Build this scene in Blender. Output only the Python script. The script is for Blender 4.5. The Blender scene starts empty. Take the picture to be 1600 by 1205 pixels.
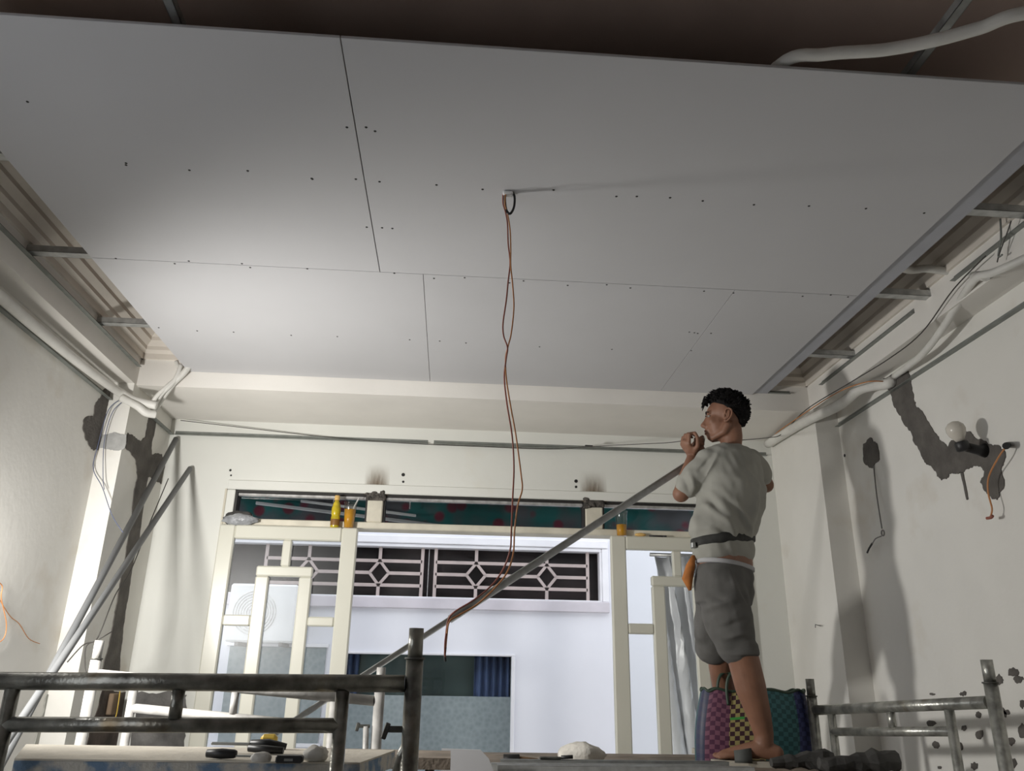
import bpy, bmesh, math, random
from math import pi, sin, cos, radians
from mathutils import Vector, Matrix, noise

random.seed(7)
scene = bpy.context.scene
COL = scene.collection
V = Vector

# ------------------------------------------------------------------ camera
H = 1.40                       # eye height above the floor
F_PX = 1236.1
YAW, PITCH, ROLL = radians(3.9216), radians(20.3366), radians(0.98888)
f0 = V((sin(YAW), cos(YAW), 0)); r0 = V((cos(YAW), -sin(YAW), 0)); u0 = V((0, 0, 1))
CF = cos(PITCH) * f0 + sin(PITCH) * u0
cu = -sin(PITCH) * f0 + cos(PITCH) * u0
CR = cos(ROLL) * r0 + sin(ROLL) * cu
CU = -sin(ROLL) * r0 + cos(ROLL) * cu
CAM = V((0, 0, H))
cam_data = bpy.data.cameras.new('camera')
cam_data.sensor_width = 36.0
cam_data.lens = F_PX * 36.0 / 1600.0
cam_data.clip_start = 0.02
cam = bpy.data.objects.new('camera', cam_data)
cam.matrix_world = Matrix(((CR.x, CU.x, -CF.x, CAM.x), (CR.y, CU.y, -CF.y, CAM.y), (CR.z, CU.z, -CF.z, CAM.z), (0, 0, 0, 1)))
COL.objects.link(cam)
scene.camera = cam

# ------------------------------------------------------------------ world, exposure
scene.view_settings.view_transform = 'Standard'
scene.view_settings.look = 'None'
scene.view_settings.gamma = 1.0
scene.view_settings.use_curve_mapping = False
scene.view_settings.exposure = 0.0
world = bpy.data.worlds.new('overcast_sky'); scene.world = world
world.use_nodes = True
bg = world.node_tree.nodes['Background']
bg.inputs['Color'].default_value = (0.90, 0.94, 1.0, 1)
bg.inputs['Strength'].default_value = 1.75
LAMP_POWER = 176.0              # work lamp on the left wall (built with its housing below)

# ------------------------------------------------------------------ measuring helpers: a line of sight meets a real plane
def ray(x, y): return CR * ((x - 800) / F_PX) - CU * ((y - 602.5) / F_PX) + CF
def onY(x, y, Y): d = ray(x, y); return CAM + d * (Y / d.y)
def onX(x, y, X): d = ray(x, y); return CAM + d * (X / d.x)
def onZ(x, y, Z): d = ray(x, y); return CAM + d * (Z / d.z)      # Z above the eye
def crop(ox, oy, s): return lambda x, y: (ox + x / s, oy + y / s)

# ------------------------------------------------------------------ materials
MATS = {}
def nodes_of(name):
    m = bpy.data.materials.new(name); m.use_nodes = True
    nt = m.node_tree; b = nt.nodes['Principled BSDF']
    return m, nt, b
def mat(name, col, rough=0.6, metal=0.0, var=0.08, scale=6.0, bump=0.0, bscale=60.0, col2=None, spec=0.5, detail=4.0, stain=None, ramp=(0.35, 0.65)):
    if name in MATS: return MATS[name]
    m, nt, b = nodes_of(name)
    N, L = nt.nodes, nt.links
    tc = N.new('ShaderNodeTexCoord')
    nz = N.new('ShaderNodeTexNoise'); nz.inputs['Scale'].default_value = scale; nz.inputs['Detail'].default_value = detail
    L.new(tc.outputs['Object'], nz.inputs['Vector'])
    cr = N.new('ShaderNodeValToRGB')
    c2 = col2 if col2 else tuple(max(0, c * (1 - var)) for c in col)
    c1 = col if col2 else tuple(min(1, c * (1 + var)) for c in col)
    cr.color_ramp.elements[0].position = ramp[0]; cr.color_ramp.elements[0].color = (*c2, 1)
    cr.color_ramp.elements[1].position = ramp[1]; cr.color_ramp.elements[1].color = (*c1, 1)
    L.new(nz.outputs['Fac'], cr.inputs['Fac'])
    out = cr.outputs['Color']
    if stain:
        scol, sscale, lo, hi = stain
        n2 = N.new('ShaderNodeTexNoise'); n2.inputs['Scale'].default_value = sscale; n2.inputs['Detail'].default_value = 6
        L.new(tc.outputs['Object'], n2.inputs['Vector'])
        r2 = N.new('ShaderNodeValToRGB'); r2.color_ramp.elements[0].position = lo; r2.color_ramp.elements[1].position = hi
        L.new(n2.outputs['Fac'], r2.inputs['Fac'])
        mx = N.new('ShaderNodeMixRGB'); mx.inputs['Color2'].default_value = (*scol, 1)
        L.new(r2.outputs['Color'], mx.inputs['Fac']); L.new(out, mx.inputs['Color1'])
        out = mx.outputs['Color']
    L.new(out, b.inputs['Base Color'])
    b.inputs['Roughness'].default_value = rough
    b.inputs['Metallic'].default_value = metal
    b.inputs['Specular IOR Level'].default_value = spec
    if bump > 0:
        n3 = N.new('ShaderNodeTexNoise'); n3.inputs['Scale'].default_value = bscale; n3.inputs['Detail'].default_value = 3
        L.new(tc.outputs['Object'], n3.inputs['Vector'])
        bp = N.new('ShaderNodeBump'); bp.inputs['Strength'].default_value = bump; bp.inputs['Distance'].default_value = 0.01
        L.new(n3.outputs['Fac'], bp.inputs['Height']); L.new(bp.outputs['Normal'], b.inputs['Normal'])
    MATS[name] = m
    return m
def glass_mat(name, tint, gloss=0.10, rough=0.02):
    m = bpy.data.materials.new(name); m.use_nodes = True
    nt = m.node_tree; nt.nodes.clear(); N, L = nt.nodes, nt.links
    o = N.new('ShaderNodeOutputMaterial'); mx = N.new('ShaderNodeMixShader')
    t = N.new('ShaderNodeBsdfTransparent'); t.inputs['Color'].default_value = (*tint, 1)
    g = N.new('ShaderNodeBsdfGlossy'); g.inputs['Roughness'].default_value = rough
    lw = N.new('ShaderNodeLayerWeight'); lw.inputs['Blend'].default_value = .5
    pw = N.new('ShaderNodeMath'); pw.operation = 'POWER'; pw.inputs[1].default_value = 5; L.new(lw.outputs['Facing'], pw.inputs[0])
    ml = N.new('ShaderNodeMath'); ml.operation = 'MULTIPLY_ADD'; ml.inputs[1].default_value = .6; ml.inputs[2].default_value = gloss * .5; ml.use_clamp = True
    L.new(pw.outputs['Value'], ml.inputs[0]); L.new(ml.outputs['Value'], mx.inputs['Fac'])
    L.new(t.outputs['BSDF'], mx.inputs[1]); L.new(g.outputs['BSDF'], mx.inputs[2]); L.new(mx.outputs['Shader'], o.inputs['Surface'])
    return m

M_WALL = mat('cream_wall_paint', (0.79, 0.775, 0.73), 0.75, var=0.035, scale=2.2, bump=0.12, bscale=25, stain=((0.62, 0.56, 0.47), 3.0, 0.60, 0.86))
M_BACK = mat('pale_green_white_paint', (0.78, 0.785, 0.74), 0.7, var=0.03, scale=1.8, bump=0.08, bscale=25, stain=((0.70, 0.65, 0.54), 2.0, 0.60, 0.86))
M_BEAM = mat('beam_paint', (0.81, 0.785, 0.74), 0.7, var=0.04, scale=2.5, bump=0.08, bscale=30)
M_OLD = mat('old_brown_ceiling', (0.46, 0.35, 0.30), 0.8, var=0.15, scale=1.5)
M_CROWN = mat('crown_plaster', (0.74, 0.69, 0.62), 0.7, var=0.06, scale=5)
M_FLOOR = mat('dusty_concrete_floor', (0.45, 0.43, 0.40), 0.85, var=0.15, scale=4)
M_BOARD = mat('gypsum_board_paper', (0.56, 0.56, 0.575), 0.85, var=0.025, scale=1.3, bump=0.03, bscale=200)
M_BOARDEDGE = mat('gypsum_strip_paper', (0.42, 0.43, 0.47), 0.7, var=0.04)
M_SCREW = mat('dark_screw', (0.03, 0.03, 0.03), 0.5, 0.3)
M_GALV = mat('galvanised_steel', (0.50, 0.51, 0.50), 0.42, 0.6, var=0.15, scale=30)
M_ZINC = mat('zinc_channel', (0.50, 0.51, 0.50), 0.35, 0.3, var=0.12, scale=30)
M_GALVD = mat('galvanised_steel_grey', (0.36, 0.37, 0.36), 0.45, 0.55, var=0.15, scale=20)
M_TRACK = mat('green_grey_track', (0.25, 0.265, 0.248), 0.5, 0.35, var=0.12, scale=20)
M_CEMENT = mat('cement_mortar', (0.120, 0.110, 0.100), 0.95, var=0.18, scale=14, bump=0.5, bscale=70)
M_CEMENTL = mat('cement_mortar_pale', (0.40, 0.40, 0.39), 0.95, var=0.15, scale=14, bump=0.4, bscale=70)
M_CEMENTG = mat('bare_render_grey', (0.36, 0.36, 0.33), 0.95, var=0.12, scale=9, bump=0.3, bscale=60)
M_DARKBR = mat('dark_brown_render', (0.085, 0.065, 0.055), 0.9, var=0.4, scale=11, bump=0.4, bscale=50)
M_DARKGR = mat('dark_grey_render', (0.15, 0.145, 0.14), 0.9, var=0.35, scale=9, bump=0.4, bscale=50)
M_SOOT = mat('soot', (0.06, 0.045, 0.03), 0.9, var=0.3, scale=20)
M_PIPE = mat('white_flexible_conduit', (0.72, 0.71, 0.67), 0.5, var=0.06, scale=12, bump=0.1, bscale=90)
M_DOOR = mat('ivory_gloss_door_paint', (0.70, 0.69, 0.60), 0.32, var=0.03, scale=3)
M_DOORD = mat('ivory_door_shadow_side', (0.62, 0.57, 0.44), 0.45, var=0.06, scale=3)
M_JAMB = mat('aged_ivory_frame_paint', (0.70, 0.66, 0.55), 0.55, var=0.10, scale=9)
M_BURNT = mat('scorched_weld', (0.10, 0.09, 0.08), 0.8, 0.2, var=0.6, scale=40, bump=0.8, bscale=120)
M_BLACKFR = mat('black_rubber_frame', (0.03, 0.028, 0.027), 0.5)
M_ALU = mat('aluminium_strip', (0.62, 0.61, 0.60), 0.35, 0.6, var=0.2, scale=25)
M_GLASS = glass_mat('rippled_door_glass', (0.95, 0.96, 0.96), 0.05, 0.38)
M_DGLASS = glass_mat('dusky_transom_glass', (0.75, 0.76, 0.76), 0.04)
M_GLASS2 = glass_mat('matt_window_glass', (0.9, 0.9, 0.9), 0.005)
M_OUTW = mat('white_facade_paint', (0.80, 0.80, 0.85), 0.7, var=0.02, scale=2)
M_WHITEFR = mat('white_window_frame', (0.84, 0.83, 0.86), 0.4, var=0.03)
M_LILAC = mat('lilac_sill_paint', (0.62, 0.58, 0.62), 0.6, var=0.06, scale=5)
M_PINKBAR = mat('pinkish_grille_paint', (0.47, 0.39, 0.37), 0.5, var=0.06, scale=10)
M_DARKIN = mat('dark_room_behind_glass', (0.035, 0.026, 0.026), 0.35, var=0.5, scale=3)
M_SCAF = mat('worn_steel_tube', (0.22, 0.215, 0.19), 0.30, 0.65, var=0.45, scale=18, bump=0.15, bscale=80, stain=((0.20, 0.13, 0.05), 6.0, 0.58, 0.75))
M_SCAFW = mat('white_splashed_tube', (0.42, 0.41, 0.39), 0.5, 0.1, var=0.18, scale=16, bump=0.15, bscale=60, stain=((0.30, 0.28, 0.25), 9.0, 0.62, 0.75))
M_SCAFR = mat('grey_steel_tube', (0.36, 0.36, 0.33), 0.32, 0.6, var=0.35, scale=22, bump=0.15, bscale=80, stain=((0.26, 0.19, 0.07), 5.0, 0.60, 0.78))
M_COLLAR = mat('dark_collar', (0.10, 0.10, 0.09), 0.5, 0.6, var=0.3, scale=30)
M_PLANKT = mat('plaster_dusted_board', (0.66, 0.61, 0.52), 0.9, var=0.10, scale=12, bump=0.3, bscale=60)
M_PLANKE = mat('chipped_blue_paint', (0.60, 0.57, 0.51), 0.85, col2=(0.17, 0.26, 0.38), scale=16, bump=0.4, bscale=80, ramp=(0.40, 0.54), detail=8)
M_WOOD = mat('dusty_brown_plank', (0.26, 0.215, 0.17), 0.9, var=0.25, scale=8, bump=0.3, bscale=70)
M_WOODD = mat('dark_plank', (0.11, 0.10, 0.09), 0.9, var=0.3, scale=8)
M_BLACK = mat('black_plastic', (0.02, 0.02, 0.021), 0.45, var=0.2)
M_YEL = mat('yellow_plastic', (0.75, 0.52, 0.08), 0.4)
M_PLASTER = mat('white_plaster_lump', (0.72, 0.69, 0.63), 0.95, var=0.08, scale=20, bump=0.5, bscale=50)
M_ORW = mat('orange_wire', (0.55, 0.24, 0.09), 0.5)
M_REDW = mat('red_brown_wire', (0.30, 0.10, 0.07), 0.5)
M_BLUEW = mat('slate_blue_wire', (0.13, 0.15, 0.24), 0.5)
M_DKW = mat('thin_dark_wire', (0.06, 0.055, 0.05), 0.5)
M_GRW = mat('grey_wire', (0.22, 0.21, 0.20), 0.5)
M_SKIN = mat('tan_skin', (0.245, 0.120, 0.074), 0.55, var=0.10, scale=14, bump=0.05, bscale=120)
M_HAIR = mat('black_hair', (0.010, 0.009, 0.009), 0.8, var=0.3, scale=60, spec=0.15)
M_SHIRT = mat('faded_grey_cotton', (0.335, 0.33, 0.295), 0.95, var=0.07, scale=7, bump=0.25, bscale=18)
M_SHORTS = mat('charcoal_cotton', (0.118, 0.115, 0.109), 0.95, var=0.16, scale=8, bump=0.3, bscale=20)
M_BELT = mat('black_webbing', (0.03, 0.03, 0.028), 0.8, var=0.3, scale=40)
M_BAND = mat('grey_waistband', (0.42, 0.42, 0.43), 0.9, var=0.05)
M_ORANGE = mat('orange_cloth', (0.42, 0.15, 0.035), 0.85, var=0.2, scale=20)
M_SOLE = mat('pale_rubber_sole', (0.40, 0.37, 0.31), 0.8, var=0.1, scale=30)
M_STRAP = mat('grey_rubber_strap', (0.075, 0.08, 0.075), 0.7)
M_EYE = mat('eye_white', (0.34, 0.31, 0.28), 0.5); M_IRIS = mat('dark_iris', (0.02, 0.012, 0.008), 0.2)
M_LIP = mat('lip_skin', (0.27, 0.115, 0.085), 0.5)
M_RIMG = mat('dark_green_plastic', (0.035, 0.06, 0.04), 0.5)
M_TARP = mat('dark_grey_sacking', (0.055, 0.053, 0.05), 0.85, var=0.3, scale=12, bump=0.5, bscale=30)
M_BULB = mat('frosted_bulb_glass', (0.66, 0.62, 0.55), 0.25, var=0.05)
M_JUICE = mat('orange_juice', (0.86, 0.42, 0.015), 0.3, var=0.06, scale=20)
M_JUICE2 = mat('yellow_green_tea', (0.55, 0.42, 0.02), 0.25, var=0.25, scale=22)
M_CUP = glass_mat('clear_plastic_cup', (0.93, 0.93, 0.92), 0.14, 0.1)
M_CAP = mat('pale_orange_cap', (0.78, 0.50, 0.17), 0.5)
M_BAGP = mat('grey_plastic_bag', (0.36, 0.37, 0.39), 0.3, var=0.25, scale=25, bump=0.7, bscale=40)
M_BAGD = mat('dark_contents', (0.06, 0.058, 0.056), 0.9, var=0.3, scale=60)
M_WHITEP = mat('white_metal_casing', (0.80, 0.80, 0.80), 0.45, var=0.03)
M_PLSHEET = mat('white_plastic_sheet', (0.78, 0.79, 0.82), 0.3, var=0.08, scale=5, bump=0.3, bscale=8)

# ------------------------------------------------------------------ mesh helpers
class MB:
    def __init__(s): s.v = []; s.f = []; s.sm = []
    def add(s, vs, fs, smooth=False):
        o = len(s.v); s.v += [tuple(v) for v in vs]
        for f in fs: s.f.append(tuple(i + o for i in f)); s.sm.append(smooth)
        return s
    def box(s, lo, hi):
        x0, y0, z0 = lo; x1, y1, z1 = hi
        return s.add([(x0,y0,z0),(x1,y0,z0),(x1,y1,z0),(x0,y1,z0),(x0,y0,z1),(x1,y0,z1),(x1,y1,z1),(x0,y1,z1)],
                     [(0,3,2,1),(4,5,6,7),(0,1,5,4),(1,2,6,5),(2,3,7,6),(3,0,4,7)])
    def cbox(s, lo, hi, c=0.008):      # box with all edges chamfered
        bm = bmesh.new(); 
        bmesh.ops.create_cube(bm, size=1)
        ctr = [(a + b) / 2 for a, b in zip(lo, hi)]; sz = [abs(b - a) for a, b in zip(lo, hi)]
        for v in bm.verts: v.co = V((ctr[0] + v.co.x * sz[0], ctr[1] + v.co.y * sz[1], ctr[2] + v.co.z * sz[2]))
        bmesh.ops.bevel(bm, geom=list(bm.edges), offset=min(c, min(sz) * 0.45), segments=1, affect='EDGES')
        return s.frombm(bm)
    def frombm(s, bm, M=None, smooth=False):
        bm.verts.ensure_lookup_table(); bm.verts.index_update()
        s.add([(M @ v.co) if M else v.co for v in bm.verts], [[v.index for v in f.verts] for f in bm.faces], smooth); bm.free(); return s
    def obox(s, c, size, R, ch=0.0):
        hx, hy, hz = [a / 2 for a in size]; t = MB()
        (t.cbox((-hx,-hy,-hz),(hx,hy,hz),ch) if ch else t.box((-hx,-hy,-hz),(hx,hy,hz)))
        return s.add([V(c) + R @ V(v) for v in t.v], t.f)
    def tube(s, pts, r, seg=10, caps=True, smooth=True):
        pts = [V(p) for p in pts]; n = len(pts)
        rs = r if isinstance(r, (list, tuple)) else [r] * n
        vs = []; fs = []
        t = (pts[1] - pts[0]).normalized()
        a = V((0, 0, 1)) if abs(t.z) < 0.9 else V((1, 0, 0))
        nx = t.cross(a).normalized()
        for i in range(n):
            t = (pts[min(i + 1, n - 1)] - pts[max(i - 1, 0)]).normalized()
            nx = (nx - t * nx.dot(t)).normalized(); ny = t.cross(nx)
            for k in range(seg):
                an = 2 * pi * k / seg
                vs.append(pts[i] + (nx * cos(an) + ny * sin(an)) * rs[i])
        for i in range(n - 1):
            for k in range(seg):
                k2 = (k + 1) % seg
                fs.append((i * seg + k, i * seg + k2, (i + 1) * seg + k2, (i + 1) * seg + k))
        s.add(vs, fs, smooth)
        if caps:
            o = len(s.v) - len(vs)
            s.f.append(tuple(o + k for k in reversed(range(seg)))); s.sm.append(False)
            s.f.append(tuple(o + (n - 1) * seg + k for k in range(seg))); s.sm.append(False)
        return s
    def lathe(s, prof, c=(0, 0, 0), R=None, seg=20, smooth=True):    # prof: (radius, height)
        c = V(c); vs = []; fs = []; n = len(prof)
        for r, h in prof:
            for k in range(seg):
                p = V((r * cos(2 * pi * k / seg), r * sin(2 * pi * k / seg), h))
                vs.append(c + (R @ p if R else p))
        for i in range(n - 1):
            for k in range(seg):
                k2 = (k + 1) % seg; fs.append((i * seg + k, i * seg + k2, (i + 1) * seg + k2, (i + 1) * seg + k))
        fs.append(tuple(reversed(range(seg)))); fs.append(tuple((n - 1) * seg + k for k in range(seg)))
        return s.add(vs, fs, smooth)
    def prism(s, poly, d):              # 3d polygon extruded along vector d
        n = len(poly); d = V(d)
        vs = [V(p) for p in poly] + [V(p) + d for p in poly]
        fs = [tuple(reversed(range(n))), tuple(range(n, 2 * n))] + [(i, (i + 1) % n, n + (i + 1) % n, n + i) for i in range(n)]
        return s.add(vs, fs)
    def ell(s, c, r, R=None, u=16, w=10):
        c = V(c); vs = []; fs = []
        for i in range(1, w):
            ph = pi * i / w
            for k in range(u):
                th = 2 * pi * k / u; p = V((r[0] * sin(ph) * cos(th), r[1] * sin(ph) * sin(th), r[2] * cos(ph)))
                vs.append(c + (R @ p if R else p))
        top = V((0, 0, r[2])); bot = V((0, 0, -r[2]))
        vs += [c + (R @ top if R else top), c + (R @ bot if R else bot)]
        a, b = (w - 1) * u, (w - 1) * u + 1
        for i in range(w - 2):
            for k in range(u):
                k2 = (k + 1) % u; fs.append((i * u + k, (i + 1) * u + k, (i + 1) * u + k2, i * u + k2))
        for k in range(u):
            k2 = (k + 1) % u; fs.append((a, k, k2)); fs.append((b, (w - 2) * u + k2, (w - 2) * u + k))
        return s.add(vs, fs, True)
    def caps(s, a, b, ra, rb, seg=12):  # capsule with tapering radius
        a = V(a); b = V(b); s.tube([a, b], [ra, rb], seg); s.ell(a, (ra,) * 3, None, seg, 8); s.ell(b, (rb,) * 3, None, seg, 8); return s
    def chain(s, pts, rs, seg=14):
        for i in range(len(pts) - 1): s.caps(pts[i], pts[i + 1], rs[i], rs[i + 1], seg)
        return s
    def mesh(s, name):
        me = bpy.data.meshes.new(name); me.from_pydata(s.v, [], s.f)
        me.polygons.foreach_set('use_smooth', s.sm); me.update()
        bm = bmesh.new(); bm.from_mesh(me); bmesh.ops.recalc_face_normals(bm, faces=bm.faces[:]); bm.to_mesh(me); bm.free()
        return me
    def build(s, name, m, parent=None):
        me = s.mesh(name); me.materials.append(m)
        return link(name, me, parent)
def link(name, me, parent=None):
    o = bpy.data.objects.new(name, me); COL.objects.link(o)
    if parent is not None:
        o.parent = parent
        o.matrix_parent_inverse = parent.matrix_world.inverted() if parent.type != 'EMPTY' else Matrix.Translation(-parent.location)
    return o
def tag(o, label, cat, group=None, kind=None):
    o['label'] = label; o['category'] = cat
    if group: o['group'] = group
    if kind: o['kind'] = kind
    return o
def thing(name, loc, label, cat, group=None, kind=None):
    o = bpy.data.objects.new(name, None); o.location = loc; o.empty_display_size = 0.1; COL.objects.link(o)
    return tag(o, label, cat, group, kind)
def struct(name, mb, m, label, cat, parent=None):
    o = mb.build(name, m, parent); return tag(o, label, cat, kind='structure')
def spline(pts, n=6):
    pts = [V(p) for p in pts]; out = []
    for i in range(len(pts) - 1):
        p0 = pts[max(i - 1, 0)]; p1 = pts[i]; p2 = pts[i + 1]; p3 = pts[min(i + 2, len(pts) - 1)]
        for k in range(n):
            t = k / n
            out.append(0.5 * (2 * p1 + (p2 - p0) * t + (2 * p0 - 5 * p1 + 4 * p2 - p3) * t * t + (3 * p1 - p0 - 3 * p2 + p3) * t ** 3))
    return out + [pts[-1]]
def wire(name, pts, r, m, parent=None, n=6, seg=6):
    return MB().tube(spline(pts, n), r, seg).build(name, m, parent)
def rotz(a): return Matrix.Rotation(a, 3, 'Z')
def basis(x, z):                        # rotation with local x along x, local z close to z
    x = V(x).normalized(); y = V(z).cross(x).normalized(); zz = x.cross(y)
    return Matrix((x, y, zz)).transposed()

# ------------------------------------------------------------------ the room
XL, XR, YB = -1.815, 2.065, 4.612      # left wall, right wall, back wall
XBL, XBR, YF = -1.70, 1.935, 4.03      # beam and column faces
ZB = H + 1.413                         # underside of the beams
ZC = H + 1.74                          # old ceiling
ZG = H + 1.5                           # new gypsum ceiling
Y0 = -3.2                              # wall behind the camera
struct('floor', MB().box((XL - .15, Y0 - .15, -.06), (XR + .15, YB + .12, 0)), M_FLOOR, 'dusty concrete floor of the room under renovation', 'floor')
struct('ceiling', MB().box((XL - .15, Y0 - .15, ZC), (XR + .15, YB + .12, ZC + .1)), M_OLD, 'old dark brown ceiling above the new gypsum boards', 'ceiling')
WY0, WY1, WZ0, WZ1 = .15, 1.75, .95, 2.40  # unseen side window, added to bring daylight onto the near left ceiling
wall_left = struct('wall_left', MB().box((XL - .15, Y0, 0), (XL, WY0, ZC)).box((XL - .15, WY1, 0), (XL, YB + .12, ZC)).box((XL - .15, WY0, 0), (XL, WY1, WZ0)).box((XL - .15, WY0, WZ1), (XL, WY1, ZC)), M_WALL, 'cream painted side wall beside the leaning tubes', 'wall')
wall_right = struct('wall_right', MB().box((XR, Y0, 0), (XR + .15, YB + .12, ZC)), M_WALL, 'cream side wall with cement patches behind the bulb', 'wall')
sw = thing('added_window', (XL - .1, (WY0 + WY1) / 2, WZ0), 'added open side window, out of view, letting daylight into the room', 'window', kind='structure')
for lo, hi in (((WY0, WZ1 - .05), (WY1, WZ1)), ((WY0, WZ0), (WY1, WZ0 + .05)), ((WY0, WZ0 + .05), (WY0 + .05, WZ1 - .05)), ((WY1 - .05, WZ0 + .05), (WY1, WZ1 - .05))):
    MB().cbox((XL - .12, lo[0], lo[1]), (XL - .06, hi[0], hi[1]), .004).build('frame', M_WALL, sw)
struct('wall_front', MB().box((XL - .15, Y0 - .12, 0), (XR + .15, Y0, ZC)), M_WALL, 'plain cream wall behind the viewer', 'wall')
DX0, DX1, DZT = -1.335, 1.685, H + 1.005   # doorway and transom opening
wb = MB().box((XL, YB, 0), (DX0, YB + .12, ZC)).box((DX1, YB, 0), (XR, YB + .12, ZC)).box((DX0, YB, DZT), (DX1, YB + .12, ZC))
wall_back = struct('wall_back', wb, M_BACK, 'pale painted end wall above the glazed doors', 'wall')
struct('beam_left', MB().box((XL, Y0, ZB), (XBL, YF, ZC)), M_BEAM, 'pale concrete beam along the wall with leaning tubes', 'beam')
struct('beam_right', MB().box((XBR, Y0, ZB), (XR, YF, ZC)), M_BEAM, 'pale concrete beam along the wall with the bulb', 'beam')
beam_back = struct('beam_back', MB().box((XL, YF, ZB), (XR, YB, ZC)), M_BEAM, 'deep pale concrete beam over the glazed doors', 'beam')
col_left = struct('column_left', MB().box((XL, 4.005, 0), (XBL, YB, ZB)), M_WALL, 'corner column with dark mortar patch behind leaning tubes', 'column')
col_right = struct('column_right', MB().box((XBR, 3.985, 0), (XR, YB, ZB)), M_WALL, 'plain corner column behind the standing man', 'column')
# stepped crown mouldings
prof = [(0, 0), (.012, 0), (.012, .03), (.03, .045), (.03, .065), (.055, .09), (.055, .11), (.085, .13), (.085, .18), (0, .18)]
struct('trim_1', MB().prism([(XBL + a, Y0, ZC - .18 + b) for a, b in prof], (0, YF - Y0, 0)), M_CROWN, 'stepped crown moulding above the left beam track', 'moulding')
struct('trim_2', MB().prism([(XBR - a, Y0, ZC - .18 + b) for a, b in prof], (0, YF - Y0, 0)), M_CROWN, 'stepped crown moulding above the right beam track', 'moulding')
struct('trim_3', MB().prism([(XBL, YF - a, ZC - .18 + b) for a, b in prof], (XBR - XBL, 0, 0)), M_CROWN, 'stepped crown moulding on the back beam', 'moulding')

# ---- irregular mortar patches, thin and proud of the wall
def patch(name, pts, nrm, m, parent, t=0.004, amp=0.012, lev=3, seed=0):
    rnd = random.Random(seed); P = [V(p) for p in pts]; nrm = V(nrm)
    for l in range(lev):
        Q = []
        for i, p in enumerate(P):
            q = P[(i + 1) % len(P)]; e = q - p; L = e.length
            side = e.cross(nrm).normalized() if L > 1e-6 else V((0, 0, 0))
            Q += [p, (p + q) / 2 + side * rnd.uniform(-1, 1) * min(amp, L * .22)]
        P = Q; amp *= 0.7
    n = len(P)
    from mathutils.geometry import tessellate_polygon
    ax1 = V((0, 0, 1)).cross(nrm).normalized()
    tris = tessellate_polygon([[V((p.dot(ax1), p.z, 0)) for p in P]])
    vs = [p - nrm * .002 for p in P] + [p + nrm * t for p in P]
    me = bpy.data.meshes.new(name)
    me.from_pydata([tuple(v) for v in vs], [], [tuple(n + k for k in f) for f in tris] + [(i, (i + 1) % n, n + (i + 1) % n, n + i) for i in range(n)])
    me.update(); me.materials.append(m)
    return link(name, me, parent)
c3 = crop(0, 580, 3.765); c4 = crop(0, 880, 3.7075)
patch('mortar_patch', [onX(*c3(*p), XL) for p in [(612,105),(655,110),(632,200),(612,300),(590,455),(535,460),(500,400),(484,330),(490,285),(550,265),(568,180)]], (1,0,0), M_CEMENT, wall_left, seed=1)
patch('mortar_patch', [onY(*c3(*p), 4.005) for p in [(590,375),(680,362),(745,372),(728,460),(650,465),(575,458)]], (0,-1,0), M_CEMENTL, col_left, seed=2, amp=.006)
patch('mortar_patch', [onX(*p, XBL) for p in [c3(750,362),c3(800,395),c3(825,412),c3(855,380),c3(868,300),c3(872,262),c3(915,300),c3(890,420),c3(890,490),c3(950,488),c3(968,560),c3(945,665),c3(905,640),c3(868,625),c3(845,770),c3(815,1000),
      c4(768,0),c4(745,160),c4(720,320),c4(700,480),c4(690,640),c4(585,640),c4(628,480),c4(658,320),c4(684,170),c3(730,1120),c3(760,950),c3(785,720),c3(806,620),c3(795,520),c3(738,455)]], (1,0,0), M_CEMENT, col_left, seed=3, amp=.008)
patch('bare_render', [onX(*p, XL) for p in [(72,1085),(108,1082),(116,1110),(104,1168),(60,1240),(30,1240),(62,1130)]], (1,0,0), M_CEMENTG, wall_left, seed=4, amp=.01)
patch('bare_render', [onX(*p, XBL) for p in [(160,1078),(205,1082),(196,1130),(186,1200),(120,1230),(140,1140)]], (1,0,0), M_DARKBR, col_left, seed=5, amp=.015)
patch('bare_render', [onY(*p, YB) for p in [(216,1082),(262,1080),(292,1086),(290,1120),(287,1180),(280,1230),(196,1230),(205,1150)]], (0,-1,0), M_DARKGR, wall_back, seed=6, amp=.012)
c9 = crop(1200, 560, 3.545)
patch('mortar_patch', [onX(*c9(*p), XR) for p in [(640,110),(780,70),(800,180),(822,270),(900,370),(950,450),(1000,490),(1050,440),(1100,405),(1140,430),(1250,485),(1312,510),(1298,600),(1308,720),(1272,785),(1225,755),(1180,690),(1202,625),(1150,598),(1080,635),(1030,640),(990,670),(940,655),(890,590),(850,530),(800,420),(740,320),(690,230),(650,140)]], (-1,0,0), M_CEMENT, wall_right, seed=7)
patch('mortar_patch', [onX(*c9(*p), XR) for p in [(530,475),(575,440),(605,470),(620,560),(585,605),(535,580)]], (-1,0,0), M_CEMENT, wall_right, seed=8, amp=.008)
patch('mortar_patch', [onX(*c9(*p), XR) for p in [(1068,630),(1084,632),(1112,780),(1104,785)]], (-1,0,0), M_CEMENT, wall_right, seed=9, amp=.002)
c10 = crop(1400, 1000, 5.88)
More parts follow.
